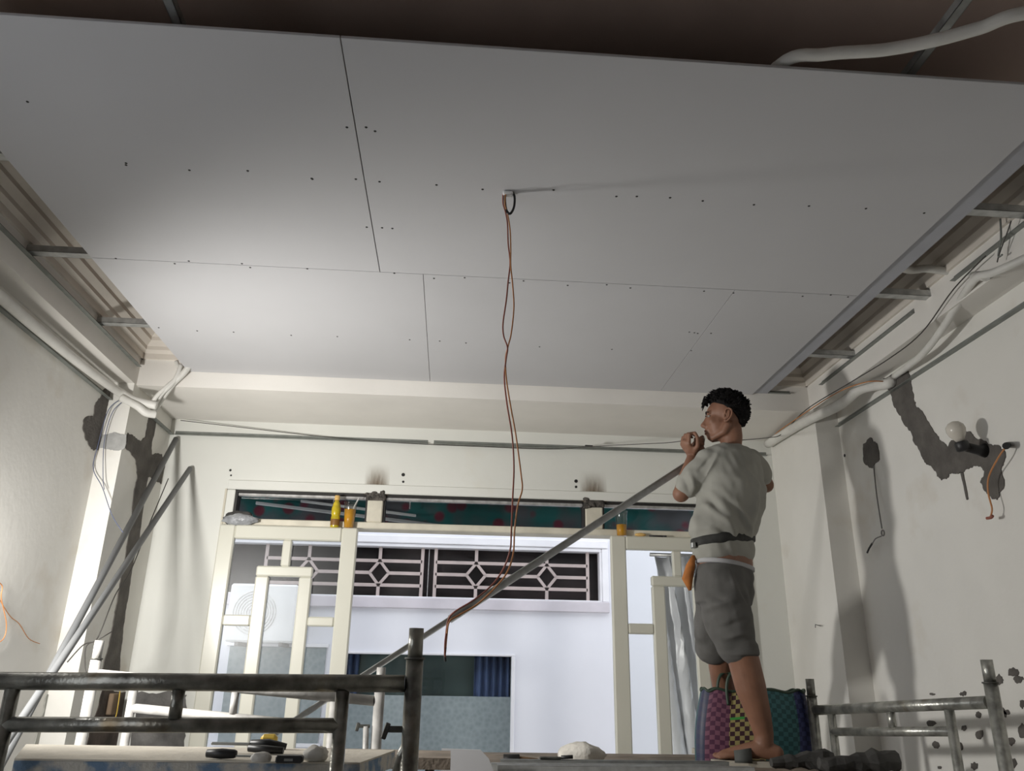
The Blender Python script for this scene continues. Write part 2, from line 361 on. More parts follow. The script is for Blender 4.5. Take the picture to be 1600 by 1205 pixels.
for i, (x, y, rx, ry) in enumerate([(950,370,42,55),(1080,300,48,50),(1130,365,45,35),(1165,590,25,45),(972,672,48,52),(1020,670,35,25),(1160,840,30,80),(1065,930,32,45),(770,872,32,50),(627,812,24,32),(325,768,40,25),(375,968,30,36),(585,980,35,38),(722,1160,32,36),(1050,1140,68,75),(405,1172,18,18),(620,497,34,24),(760,690,25,30),(335,500,26,12)]):
    pts = [onX(*c10(x + rx * 1.15 * cos(a) * random.uniform(.7, 1.15), y + ry * sin(a) * random.uniform(.7, 1.15)), XR) for a in [k * pi / 4 for k in range(8)]]
    patch('plaster_chip', pts, (-1,0,0), M_CEMENT, wall_right, t=.003, amp=.005, lev=1, seed=20 + i)
for i, (x, y, r) in enumerate([(360,735,2),(361,743,1.5),(630,742,3),(630,753,2),(900,752,3),(900,761,2.2),(1320,712,2.5)]):
    p = onY(x, y, YB) if x < 1200 else onX(x - 0, y, XR)
    n = V((0,-1,0)) if x < 1200 else V((-1,0,0))
    MB().tube([p - n * .002, p + n * .002], r * .0036, 8).build('drill_hole', M_SCREW, wall_back if x < 1200 else wall_right)

# ------------------------------------------------------------------ new gypsum ceiling on its steel grid
GX0, GX1, GY0, GY1, GYM = -1.447, 1.613, 1.587, 4.028, 2.812
gyp = thing('gypsum_ceiling', (0, 2.8, ZG), 'grey gypsum board ceiling panel screwed to a steel grid', 'ceiling panel')
for x0, x1, y0, y1 in [(GX0, -.3395, GY0, GYM - .0015), (-.3365, GX1, GY0, GYM - .0015), (GX0, -.169, GYM + .0015, GY1), (-.167, 1.097, GYM + .0015, GY1), (1.099, GX1, GYM + .0015, GY1)]:
    MB().cbox((x0, y0, ZG), (x1, y1, ZG + .009), .001).build('board', M_BOARD, gyp)
MB().cbox((GX1 + .001, GY0, ZG + .011), (1.70, GY1, ZG + .02), .001).build('edge_strip', M_BOARDEDGE, gyp)
for y in (1.78, 2.21, 2.84, 3.495):      # furring channels, open C section
    mb = MB()
    mb.box((XBL, y - .02, ZG + .021), (XBR, y + .02, ZG + .0225)).box((XBL, y - .02, ZG + .021), (XBR, y - .0188, ZG + .048)).box((XBL, y + .0188, ZG + .021), (XBR, y + .02, ZG + .048))
    mb.build('furring_channel', M_GALV, gyp)
for x in (-.76, 1.18):                    # main runners above
    mb = MB()
    mb.box((x - .012, -.6, ZG + .052), (x + .012, YF, ZG + .0535)).box((x - .012, -.6, ZG + .052), (x - .0108, YF, ZG + .077)).box((x + .0108, -.6, ZG + .052), (x + .012, YF, ZG + .077))
    rn = mb.build('main_runner', M_GALVD, gyp)
    for y in (0.4, 1.3, 2.4, 3.4): MB().tube([(x, y, ZG + .06), (x, y, ZC)], .003, 6).build('hanger_rod', M_GALV, rn)
screws = [(43,159),(197,255),(197,258),(296,266),(387,267),(487,279),(542,199),(572,199),(586,205),(488,280),(556,280),(593,284),(682,289),(754,296),(865,297),(963,307),(995,307),(1047,309),(1098,314),(1178,320),(1264,322),(1353,326),(1444,333),
 (181,404),(273,412),(295,408),(378,412),(391,418),(480,420),(573,355),(597,356),(613,357),(616,427),(678,435),(726,434),(796,442),(818,439),(887,446),(948,445),(985,450),(1100,455),(1146,458),(1254,463),(1298,461),(1325,464),
 (248,512),(308,517),(365,519),(455,524),(527,526),(640,531),(687,533),(728,536),(843,542),(956,546),(1077,519),(1085,520),(1090,521),(1111,521),(1080,548),(300,592),(400,598),(520,603),(640,608),(760,612),(880,616),(990,619)]
sm = MB().lathe([(.0001, -.0014), (.0034, -.0014), (.0044, 0), (.0034, .001)], seg=10).mesh('screw'); sm.materials.append(M_SCREW)
for x, y in screws:
    p = onZ(x, y, 1.5)
    if not (GX0 < p.x < GX1 and GY0 < p.y < GY1): continue
    o = bpy.data.objects.new('screw', sm); COL.objects.link(o); o.parent = gyp; o.matrix_parent_inverse = Matrix.Translation(-gyp.location); o.location = (p.x, p.y, ZG)

# ------------------------------------------------------------------ angle tracks round the room
def angle(name, a, b, n, w, m, label, group='steel angle tracks round the room', t=.0015):
    a = V(a); b = V(b); n = V(n); mb = MB(); up = V((0, 0, 1)); dirv = b - a
    mb.prism([a, a + up * w, a + up * w + n * t, a + n * t], dirv)
    mb.prism([a + n * t, a + n * w, a + n * w + up * t, a + n * t + up * t], dirv)
    return tag(mb.build(name, m), label, 'track', group)
ZT = H + 1.316
angle('wall_angle', (XL, 1.2, ZT), (XL, 4.004, ZT), (1, 0, 0), .024, M_TRACK, 'grey steel angle under the white conduit on the left wall')
angle('wall_angle', (XBL, 4.03, ZT), (XBL, YB, ZT), (1, 0, 0), .024, M_TRACK, 'short steel angle on the patched corner column')
angle('wall_angle', (-1.67, YB, ZT), (-.185, YB, ZT), (0, -1, 0), .024, M_TRACK, 'left length of steel angle above the glazed doors')
angle('wall_angle', (-.150, YB, ZT), (1.90, YB, ZT), (0, -1, 0), .024, M_TRACK, 'right length of steel angle above the glazed doors')
angle('wall_angle', (XR, 1.2, ZT), (XR, 3.983, ZT), (-1, 0, 0), .024, M_TRACK, 'long grey steel angle on the wall with the bulb')
angle('beam_angle', (XBL, 1.0, ZG + .005), (XBL, 4.0, ZG + .005), (1, 0, 0), .022, M_TRACK, 'dark steel track on the left beam under channel ends')
angle('beam_angle', (XBR, 2.66, ZG + .005), (XBR, 1.2, ZG + .005), (-1, 0, 0), .022, M_TRACK, 'near length of steel track on the right beam')
angle('beam_angle', (XBR, 3.85, ZG + .005), (XBR, 2.95, ZG + .005), (-1, 0, 0), .022, M_TRACK, 'far length of steel track on the right beam')
angle('beam_angle', (1.705, YF, ZG + .012), (1.83, YF, ZG + .012), (0, -1, 0), .018, M_TRACK, 'short steel offcut on the back beam beside the column')

# ------------------------------------------------------------------ conduits and wiring
def pipe(name, pts, r, label, m=M_PIPE, cat='conduit', group='white flexible conduits', n=7, seg=12):
    return tag(MB().tube(spline(pts, n), r, seg).build(name, m), label, cat, group)
zc = ZB - .028
pipe('conduit', [(XL + .05, 1.0, zc - .015), (XL + .05, 2.2, zc - .018), onX(0, 463, XL + .05), onX(100, 548, XL + .05), onX(165, 598, XL + .055), (XL + .075, 3.97, H + 1.345), onY(212, 626, 3.97), onY(245, 634, 3.99)], .022, 'white flexible conduit along the top of the left wall')
pipe('conduit', [onY(243, 640, 4.10), onY(252, 624, 4.06), onY(270, 600, 4.0), onY(287, 583, 3.985), (-1.40, 3.97, ZG + .06)], .016, 'white tube hugging the board edge, outer of corner bundle', group='white tubes at the patched corner')
pipe('conduit', [onY(238, 640, 4.06), onY(252, 616, 4.0), onY(272, 596, 3.985), (-1.47, 3.98, ZG + .02)], .012, 'white tube in the middle of the corner bundle', group='white tubes at the patched corner')
pipe('conduit', [onY(236, 632, 3.99), onY(246, 618, 3.985), onY(262, 603, 3.985), onY(280, 585, 3.985), (-1.50, 3.985, ZG + .04)], .011, 'white tube nearest the beam in the corner bundle', group='white tubes at the patched corner')
pipe('conduit', [onY(190, 622, 3.96), onY(214, 634, 3.955), onY(228, 645, 3.975), onY(243, 648, 4.0)], .020, 'short bent white tube end at the patched corner', group='white tubes at the patched corner')
pipe('conduit', [onX(1200, 694, 1.90), onX(1250, 663, 1.90), onX(1310, 634, 1.92), (1.975, 3.55, H + 1.375), onX(1385, 600, 2.03), onX(1394, 596, 2.055)], .026, 'thick white conduit from the column top to mortar patch')
pipe('conduit', [onX(1398, 588, 2.05), onX(1440, 555, 1.99), onX(1475, 510, 1.965), onX(1500, 470, 1.95), onX(1525, 435, 1.90), onX(1555, 425, 1.90), onX(1610, 400, 1.95)], .015, 'thin white conduit rising from mortar patch across the beam')
pipe('conduit', [(1.55, 2.56, ZG + .07), onZ(1412, 420, 1.58), onZ(1450, 420, 1.575), onZ(1500, 427, 1.55), onX(1540, 433, 1.90)], .016, 'white conduit bridging from the board edge to beam')
pipe('conduit', [(.74, 1.95, ZG + .034), onZ(1215, 104, 1.535), onZ(1290, 85, 1.53), onZ(1380, 78, 1.525), onZ(1460, 63, 1.52), onZ(1530, 44, 1.52), onZ(1620, 18, 1.52), (1.72, 1.33, ZG + .03), (XBR + .01, 1.24, ZG + .05)], .0165, 'fat white conduit lying above the near board edge')
def cable(name, pts, r, m, label, group=None, n=6): return tag(wire(name, pts, r, m, None, n), label, 'wire', group)
cable('slack_wire', [onY(195, 622, 3.99), onY(170, 640, 3.97), onY(152, 700, 3.98), onY(146, 733, 3.98), onY(160, 762, 3.96), onY(175, 805, 3.93), onY(192, 832, 3.90)], .0022, M_BLUEW, 'slack blue grey wire drooping from conduit to leaning tube')
cable('slack_wire', [onY(197, 624, 3.985), onY(176, 644, 3.97), onY(163, 690, 3.98), onY(161, 745, 3.97), onY(163, 765, 3.955)], .0020, M_BLUEW, 'second blue grey wire looping beside the mortar patch')
cable('line_wire', [onY(282, 657, 4.56), onY(360, 666, 4.58), onY(500, 682, 4.59), onY(620, 692, 4.588), onY(750, 698, 4.588), onY(862, 702, 4.585), onY(920, 698, 4.5), onY(1000, 694, 4.2), onY(1042, 692, 3.8), onY(1068, 689, 3.52)], .0022, M_DKW, 'long thin wire strung over the doors to the raised hand')
cable('line_wire', [onY(1158, 688, 3.75), onY(1200, 684, 4.2), onX(1222, 678, 1.88), onX(1260, 640, 1.87), onX(1330, 597, 1.88), onX(1390, 560, 1.90), onX(1440, 520, 1.915), onX(1490, 452, 1.912), onX(1540, 400, 1.90)], .0026, M_DKW, 'dark wire behind the man running along the right beam')
cable('orange_line_wire', [onX(1210, 680, 1.89), onX(1225, 668, 1.875), onX(1300, 618, 1.88), onX(1350, 598, 1.9), onX(1380, 596, 1.98)], .0028, M_ORW, 'orange brown wire lying on the thick white conduit')
cable('tie_wire', [onX(1580, 345, 1.9), onX(1575, 360, 1.9), onX(1562, 395, 1.9), onX(1558, 410, 1.9)], .0025, M_DKW, 'short tie wire slanting off the right beam track', 'tie wires on the right beam')
cable('tie_wire', [onX(1563, 342, 1.90), onX(1564, 372, 1.9), onX(1560, 400, 1.9), onX(1566, 398, 1.9)], .0035, M_TRACK, 'twisted tie wire hanging on the right beam track', 'tie wires on the right beam')
cable('orange_loop_wire', [onX(-20, 1010, -1.79), onX(4, 1000, -1.79), onX(10, 975, -1.79), onX(2, 935, -1.79), onX(3, 915, -1.79), onX(-12, 905, -1.79)], .0022, M_ORW, 'pale orange wire loop at the left wall edge')
cable('orange_loop_wire', [onX(-5, 930, -1.8), onX(15, 962, -1.8), onX(30, 975, -1.8), onX(45, 998, -1.8), onX(62, 1006, -1.8)], .0018, M_ORW, 'thin orange wire trailing down the left wall')
cable('tangled_wire', [onY(263, 748, 4.5), onY(235, 815, 4.3), onY(205, 890, 4.1), onY(180, 930, 3.95), onY(158, 985, 3.9), onY(148, 1002, 3.9), onY(130, 1008, 3.88), onY(105, 1035, 3.85)], .0028, M_DKW, 'dark wire hanging along leaning tubes to white post')
cable('tangled_wire', [onY(178, 985, 3.9), onY(152, 1001, 3.88), onY(135, 1010, 3.88), onY(133, 1040, 3.88), onY(138, 1060, 3.88)], .0025, M_DKW, 'short dark wire knotted at the white post top')
tag(MB().obox(onY(920, 697, 4.5), (.045, .012, .008), rotz(.1)).build('wire_connector', M_BLACK), 'black connector sleeve on the wire above the doors', 'connector')

# hanging ceiling cable: black loop and two twisted wires
hc = thing('hanging_cable', onZ(794, 300, 1.5), 'orange twin wire dangling from a black loop in the gypsum boards', 'cable')
p0 = onZ(794, 300, 1.5); YH = p0.y
MB().cbox((p0.x - .018, YH - .012, ZG - .014), (p0.x + .016, YH + .014, ZG - .0005), .004).build('white_clip', M_WHITEP, hc)
wire('black_loop', [onY(790, 300, YH), onY(789, 312, YH), onY(791, 328, YH), onY(797, 334, YH), onY(803, 324, YH), onY(804, 308, YH), onY(800, 299, YH)], .0042, M_BLACK, hc)
red = [(786,302),(786,318),(790,332),(793,350),(794,380),(797,410),(794,440),(791,470),(786,505),(787,525),(793,543),(791,560),(788,590),(792,630),(800,680),(803,730),(801,780),(799,830),(797,860),(786,890),(768,915),(740,938),(712,955),(701,967),(697,990),(695,1012),(696,1030)]
org = [(790,302),(789,320),(793,334),(797,360),(798,390),(798,415),(801,445),(803,480),(799,520),(794,541),(790,560),(791,590),(797,630),(806,680),(814,740),(816,765),(809,790),(804,830),(802,865),(792,895),(772,920),(745,945),(716,962),(702,972),(698,995),(696,1020)]
def sway(i, n): return YH + .012 * sin(i * 1.7) 
wire('red_wire', [onY(x, y, sway(i, 1)) for i, (x, y) in enumerate(red)], .0024, M_REDW, hc)
wire('orange_wire', [onY(x, y, sway(i + 2, 1)) for i, (x, y) in enumerate(org)], .0024, M_ORW, hc)
wire('stripped_end', [onY(696, 1012, YH), onY(695, 1024, YH), onY(696, 1034, YH)], .0035, M_BLACK, hc)

# ------------------------------------------------------------------ glazed doors and transom
DZ = H + .792                          # top of the door leaves
def bar(u0, u1, z0, z1, x0, nm, par, y0=4.556, y1=4.598, m=M_DOOR, c=.007):
    return MB().cbox((x0 + u0, y0, H + z0), (x0 + u1, y1, H + z1), c).build(nm, m, par)
def leaf(name, x0, label):
    d = thing(name, (x0 + .385, 4.577, 0), label, 'door', kind='structure')
    e = .0005
    bar(0, .088, -1.385, .790, x0, 'stile', d); bar(.682, .770, -1.385, .790, x0, 'stile', d)
    bar(.088 + e, .682 - e, .712, .790, x0, 'top_rail', d)
    bar(.360, .410, .566, .712 - e, x0, 'mullion', d)
    bar(.232, .540, .510, .566, x0, 'arch_rail', d)
    bar(.232, .305, -.380, .510 - e, x0, 'arch_stile', d); bar(.470, .540, -.380, .510 - e, x0, 'arch_stile', d)
    bar(.088 + e, .232 - e, .245, .302, x0, 'cross_rail', d); bar(.540 + e, .682 - e, .250, .300, x0, 'cross_rail', d)
    bar(.088 + e, .682 - e, -.46, -.380 - e, x0, 'lock_rail', d)
    bar(.088 + e, .682 - e, -1.385, -1.25, x0, 'bottom_rail', d)
    MB().cbox((x0 + .088 + e, 4.567, H - 1.25 + e), (x0 + .682 - e, 4.587, H - .46 - e), .004).build('panel', M_DOOR, d)
    def pane(poly): MB().prism([(x0 + a, 4.578, H + b) for a, b in poly], (0, .004, 0)).build('pane', M_GLASS, d)
    k = .006
    pane([(.088, .30), (.235, .30), (.235, .565), (.36, .565), (.36, .712), (.088, .712)])
    pane([(.537, .30), (.682, .30), (.682, .712), (.41, .712), (.41, .565), (.537, .565)])
    pane([(.30, -.38), (.475, -.38), (.475, .51), (.30, .51)])
    pane([(.088, -.38), (.235, -.38), (.235, .25), (.088, .25)])
    pane([(.537, -.38), (.682, -.38), (.682, .25), (.537, .25)])
    return d
leaf('door_1', -1.322, 'ivory glazed door leaf behind the left scaffold')
leaf('door_2', .902, 'ivory glazed door leaf behind the standing man')
fr = thing('door_frame', (0.16, 4.67, 0), 'aged ivory door frame with transom bar and scorched posts', 'door frame', kind='structure')
MB().cbox((DX0, 4.606, 0), (DX0 + .012, 4.73, DZT), .003).build('jamb', M_JAMB, fr)
MB().cbox((DX1 - .012, 4.606, 0), (DX1, 4.73, DZT), .003).build('jamb', M_JAMB, fr)
MB().cbox((DX0 + .013, 4.600, DZ + .004), (DX1 - .013, 4.728, DZ + .042), .005).build('transom_bar', M_JAMB, fr)
for xa, xb in ((-.515, -.425), (.765, .868)):
    MB().cbox((xa, 4.603, DZ + .043), (xb, 4.70, DZT - .04), .006).build('mullion', M_JAMB, fr)
    mb = MB(); mb.cbox((xa - .008, 4.597, DZT - .045), (xb + .012, 4.70, DZT + .006), .008)
    for k in range(9): mb.ell((random.uniform(xa - .01, xb + .01), 4.598, DZT + random.uniform(-.05, .006)), (random.uniform(.008, .02), .008, random.uniform(.006, .013)), None, 8, 6)
    mb.build('weld_scar', M_BURNT, fr)
MB().cbox((DX0 + .013, 4.598, DZT - .004), (DX1 - .013, 4.612, DZT + .05), .003).build('head_casing', M_BACK, fr)
# soot smears above the two posts (dirt with a soft edge, laid on the wall as a thin film)
def soot_mat():
    m, nt, b = nodes_of('soot_smear'); N, L = nt.nodes, nt.links
    tc = N.new('ShaderNodeTexCoord'); sp = N.new('ShaderNodeSeparateXYZ'); L.new(tc.outputs['Generated'], sp.inputs[0])
    def math_(op, a, c=None):
        n = N.new('ShaderNodeMath'); n.operation = op; n.use_clamp = op in ('SUBTRACT', 'MULTIPLY') and False
        for i, v in enumerate((a, c)):
            if v is None: continue
            if isinstance(v, (int, float)): n.inputs[i].default_value = v
            else: L.new(v, n.inputs[i])
        return n.outputs[0]
    xx = math_('ABSOLUTE', math_('SUBTRACT', math_('MULTIPLY', sp.outputs['X'], 2.0), 1.0))
    side = math_('MAXIMUM', math_('SUBTRACT', 1.0, math_('POWER', xx, 1.5)), 0.0)
    up = math_('POWER', math_('MAXIMUM', math_('SUBTRACT', 1.0, sp.outputs['Z']), 0.0), 1.7)
    nz = N.new('ShaderNodeTexNoise'); nz.inputs['Scale'].default_value = 4; nz.inputs['Detail'].default_value = 4; mp = N.new('ShaderNodeMapping'); mp.inputs['Scale'].default_value = (3, 1, .6)
    L.new(tc.outputs['Generated'], mp.inputs['Vector']); L.new(mp.outputs['Vector'], nz.inputs['Vector'])
    al = math_('MULTIPLY', math_('MULTIPLY', side, up), math_('MULTIPLY', nz.outputs['Fac'], 1.7))
    L.new(al, b.inputs['Alpha']); b.inputs['Base Color'].default_value = (.20, .13, .07, 1); b.inputs['Roughness'].default_value = .9
    return m
M_SMEAR = soot_mat()
for xa, xb in ((-.545, -.395), (.73, .90)):
    MB().box((xa, YB - .0025, DZT - .01), (xb, YB - .001, DZT + .19)).build('soot_smear', M_SMEAR, wall_back)
# transom lights
tr = thing('window_1', (.16, 4.68, DZ), 'narrow dark transom window above the glazed doors', 'window', kind='structure')
for xa, xb in ((DX0 + .06, -.515), (-.425, .765), (.868, DX1 - .06)):
    z0, z1 = DZ + .043, DZT - .005
    for lo, hi in (((xa, 4.62, z1 - .012), (xb, 4.70, z1)), ((xa, 4.62, z0), (xa + .012, 4.70, z1 - .012)), ((xb - .012, 4.62, z0), (xb, 4.70, z1 - .012))):
        MB().cbox(lo, hi, .002).build('sash_frame', M_BLACKFR, tr)
    MB().cbox((xa + .012, 4.628, z1 - .030), (xb - .012, 4.66, z1 - .0125), .003).build('metal_strip', M_ALU, tr)
    MB().box((xa + .012, 4.67, z0), (xb - .012, 4.674, z1 - .03)).build('pane', M_DGLASS, tr)
for xa, xb in ((DX0 + .013, DX0 + .06), (DX1 - .06, DX1 - .013)): MB().cbox((xa, 4.606, DZ + .043), (xb, 4.70, DZT - .005), .003).build('filler', M_BACK, fr)

# ------------------------------------------------------------------ outside: passage, porch roof, opposite facade
YO = 7.40
struct('ground', MB().box((-9, YB + .12, -.12), (9, YO + .2, -.02)), M_FLOOR, 'paved passage outside the glazed doors', 'ground')
UW = [onY(555, 847, YO), onY(945, 943, YO)]       # upper grille window (its left end is hidden by the door)
ux0, ux1, uz0, uz1 = -2.25, 1.37, H + .668, H + 1.150
lx0, lx1, lz0, lz1 = -1.02, .575, 0.62, H + .203
fw = MB()
for lo, hi in (((-9, 0), (ux0, 4.2)), ((ux1, 0), (9, 4.2)), ((ux0, uz1), (ux1, 4.2)), ((ux0, lz1), (ux1, uz0)), ((ux0, 0), (lx0, lz1)), ((lx1, 0), (ux1, lz1)), ((lx0, 0), (lx1, lz0))):
    fw.box((lo[0], YO, lo[1]), (hi[0], YO + .18, hi[1]))
struct('wall_exterior', fw, M_OUTW, 'white facade across the passage beyond the doors', 'wall')
w2 = thing('window_2', (0, YO, uz0), 'wide dark window with pinkish diamond grille beyond the doors', 'window', kind='structure')
for lo, hi in (((ux0, uz1 - .03), (ux1, uz1)), ((ux0, uz0), (ux1, uz0 + .012)), ((ux0, uz0 + .012), (ux0 + .03, uz1 - .03)), ((ux1 - .02, uz0 + .012), (ux1, uz1 - .03))):
    MB().cbox((lo[0], YO - .02, lo[1]), (hi[0], YO + .10, hi[1]), .004).build('frame', M_WHITEFR, w2)
MB().cbox((ux0 - .10, YO - .05, uz0 - .095), (ux1 + .06, YO - .001, uz0 - .001), .006).build('sill', M_LILAC, w2)
MB().cbox((ux0 - .10, YO - .04, uz1 + .001), (ux1 + .06, YO - .001, uz1 + .07), .006).build('head_moulding', M_WHITEFR, w2)
MB().cbox((ux1 + .001, YO - .03, uz0), (ux1 + .06, YO - .001, uz1), .006).build('side_moulding', M_WHITEFR, w2)
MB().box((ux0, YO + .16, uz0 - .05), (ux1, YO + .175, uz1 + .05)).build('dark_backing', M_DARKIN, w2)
xm = onY(669, 890, YO).x
MB().box((ux0 + .03, YO + .085, uz0 + .012), (xm - .004, YO + .09, uz1 - .03)).build('pane', M_GLASS2, w2)
MB().box((xm + .004, YO + .085, uz0 + .012), (ux1 - .02, YO + .09, uz1 - .03)).build('pane', M_GLASS2, w2)
MB().cbox((xm - .003, YO + .07, uz0 + .012), (xm + .003, YO + .10, uz1 - .03), .001).build('meeting_strip', M_ALU, w2)
def gbar(a, b, w=.030):
    a = V((a[0], YO + .035, a[1])); b = V((b[0], YO + .035, b[1])); d = (b - a)
    MB().obox((a + b) / 2, (d.length, .014, w), basis(d, V((0, 1, 0)).cross(d) * -1), .002).build('grille_bar', M_PINKBAR, w2)
zt, zm, zl = uz1 - .155, uz1 - .262, uz1 - .372
dz = .088
def grille(xa, xb, cxs):
    gbar((xa, uz0 + .012), (xa, uz1 - .03)); gbar((xb, uz0 + .012), (xb, uz1 - .03))
    gbar((xa, zt), (xb, zt)); gbar((xa, zl), (xb, zl))
    xs = [xa] + cxs + [xb]
    for i, c in enumerate(cxs):
        gbar((c, zt), (c, uz1 - .03)); gbar((c, uz0 + .012), (c, zl))
        h = (zt - zl) / 2; cz = (zt + zl) / 2
        for p, q in (((c - dz, cz), (c, cz + h)), ((c, cz + h), (c + dz, cz)), ((c + dz, cz), (c, cz - h)), ((c, cz - h), (c - dz, cz))): gbar(p, q, .026)
    gbar((xa, (zt + zl) / 2), (cxs[0] - dz, (zt + zl) / 2)); gbar((cxs[-1] + dz, (zt + zl) / 2), (xb, (zt + zl) / 2))
    for a, b in zip(cxs, cxs[1:]): gbar((a + dz, (zt + zl) / 2), (b - dz, (zt + zl) / 2))
X = lambda px: onY(px, 893, YO).x
grille(X(680), X(919), [X(744), X(855)])
grille(X(659) - (X(919) - X(680)), X(659), [X(659) - (X(744) - X(680)) - (X(855) - X(744)), X(592)])
w3 = thing('window_3', (0, YO, lz0), 'large dark window with frosted lower pane across the passage', 'window', kind='structure')
for lo, hi in (((lx0, lz1 - .02), (lx1, lz1)), ((lx0, lz0), (lx1, lz0 + .03)), ((lx0, lz0 + .03), (lx0 + .03, lz1 - .02)), ((lx1 - .03, lz0 + .03), (lx1, lz1 - .02))):
    MB().cbox((lo[0], YO - .025, lo[1]), (hi[0], YO + .08, hi[1]), .004).build('frame', M_WHITEFR, w3)
zfr = onY(700, 1088, YO).z
M_DKROOM = mat('dark_room_panel', (0.085, 0.10, 0.095), 0.5, var=0.4, scale=2.0, spec=0.6)  # opaque backing, coloured dark to stand for the unlit room behind the pane
m_, nt_, b_ = nodes_of('frosted_patterned_glass')
vo = nt_.nodes.new('ShaderNodeTexVoronoi'); vo.inputs['Scale'].default_value = 26
tc_ = nt_.nodes.new('ShaderNodeTexCoord'); nt_.links.new(tc_.outputs['Object'], vo.inputs['Vector'])
cr_ = nt_.nodes.new('ShaderNodeValToRGB'); cr_.color_ramp.elements[0].color = (.20, .245, .25, 1); cr_.color_ramp.elements[1].color = (.29, .33, .345, 1)
nt_.links.new(vo.outputs['Distance'], cr_.inputs['Fac']); nt_.links.new(cr_.outputs['Color'], b_.inputs['Base Color']); b_.inputs['Roughness'].default_value = .35
bp_ = nt_.nodes.new('ShaderNodeBump'); bp_.inputs['Strength'].default_value = .25; nt_.links.new(vo.outputs['Distance'], bp_.inputs['Height']); nt_.links.new(bp_.outputs['Normal'], b_.inputs['Normal'])
M_FROST = m_
MB().box((lx0 + .03, YO + .045, zfr), (lx1 - .03, YO + .05, lz1 - .02)).build('clear_pane', glass_mat('smoky_glass', (.85, .90, .90), .05), w3)
MB().box((lx0 + .03, YO + .04, lz0 + .03), (lx1 - .03, YO + .045, zfr)).build('frosted_pane', M_FROST, w3)
MB().box((lx0, YO + .165, lz0 - .05), (lx1, YO + .178, lz1 + .05)).build('dark_backing', M_DKROOM, w3)
M_CURT = mat('navy_curtain', (0.12, 0.14, 0.27), 0.8, var=0.2, scale=6)
def curtain(xa, xb, folds):
    n = folds * 10; top = []; mb = MB(); vs = []; fs = []
    for k in range(n + 1):
        x = xa + (xb - xa) * k / n; y = YO + .11 + .025 * sin(2 * pi * folds * k / n)
        vs += [(x, y, lz0 - .02), (x, y, lz1 + .02), (x, y + .004, lz0 - .02), (x, y + .004, lz1 + .02)]
    for k in range(n):
        a = 4 * k; b = a + 4; fs += [(a, b, b + 1, a + 1), (b + 2, a + 2, a + 3, b + 3), (a + 1, b + 1, b + 3, a + 3), (a, a + 2, b + 2, b)]
    fs += [(0, 1, 3, 2), (4 * n, 4 * n + 2, 4 * n + 3, 4 * n + 1)]
    mb.add(vs, fs, True).build('curtain', M_CURT, w3)
curtain(.22, .54, 5); curtain(-.99, -.80, 3)
# second facade window low at the left, seen through the door glass, and the outdoor air conditioner
ac = thing('air_conditioner', onY(420, 1005, 7.05), 'white outdoor air conditioner seen through the left door panes', 'air conditioner')
a0 = onY(352, 1003, 7.10); a1 = onY(468, 915, 7.10)
MB().cbox((a0.x, 7.05, a0.z), (a1.x, YO - .04, a1.z), .015).build('casing', M_WHITEP, ac)
gx, gz = a0.x + .22, (a0.z + a1.z) / 2
for k in range(1, 9): MB().tube([(gx + .022 * k * cos(a), 7.047, gz + .022 * k * sin(a)) for a in [q * pi / 16 for q in range(33)]], .0035, 6, False).build('fan_guard', M_ALU, ac)
for x in (a0.x + .1, a1.x - .1): MB().cbox((x - .015, 7.06, a0.z - .03), (x + .015, YO, a0.z - .001), .002).build('bracket', M_GRW, ac)
wg = thing('window_4', onY(430, 1010, YO), 'dim frosted window low behind the left door leaf', 'window', kind='structure')
g0 = onY(340, 1160, YO); g1 = onY(500, 1012, YO)
MB().cbox((g0.x, YO - .015, g0.z), (lx0 - .06, YO - .002, g1.z), .003).build('frosted_pane', M_FROST, wg)
for lo, hi in (((g0.x - .03, g1.z), (lx0 - .04, g1.z + .03)), ((g0.x - .03, g0.z - .03), (lx0 - .04, g0.z))): MB().cbox((lo[0], YO - .03, lo[1]), (hi[0], YO - .001, hi[1]), .003).build('frame', M_WHITEFR, wg)
# porch roof over the doors, with a floral valance hanging from its edge
M_ROOF = mat('dark_corrugated_sheet', (0.10, 0.095, 0.09), 0.6, 0.2, var=0.3, scale=4)
pr = thing('porch_roof', (0, 5.3, H + 1.32), 'dark corrugated porch roof over the passage doors', 'roof', kind='structure')
zr = lambda y: H + 1.40 - (y - 4.74) * .06
n = 120; vs = []; fs = []
for k in range(n + 1):
    x = -4 + 8 * k / n; w = .012 * sin(k * pi / 2.5)
    vs += [(x, 4.735, zr(4.735) + w), (x, 5.95, zr(5.95) + w), (x, 4.735, zr(4.735) + w + .003), (x, 5.95, zr(5.95) + w + .003)]
for k in range(n):
    a = 4 * k; b = a + 4; fs += [(a, a + 1, b + 1, b), (a + 2, b + 2, b + 3, a + 3), (a, b, b + 2, a + 2), (a + 1, a + 3, b + 3, b + 1)]
MB().add(vs, fs).build('sheet', M_ROOF, pr)
for y in (5.0, 5.88): MB().cbox((-4, y - .02, zr(y) - .06), (4, y + .02, zr(y) - .0135), .003).build('purlin', M_WOODD, pr)
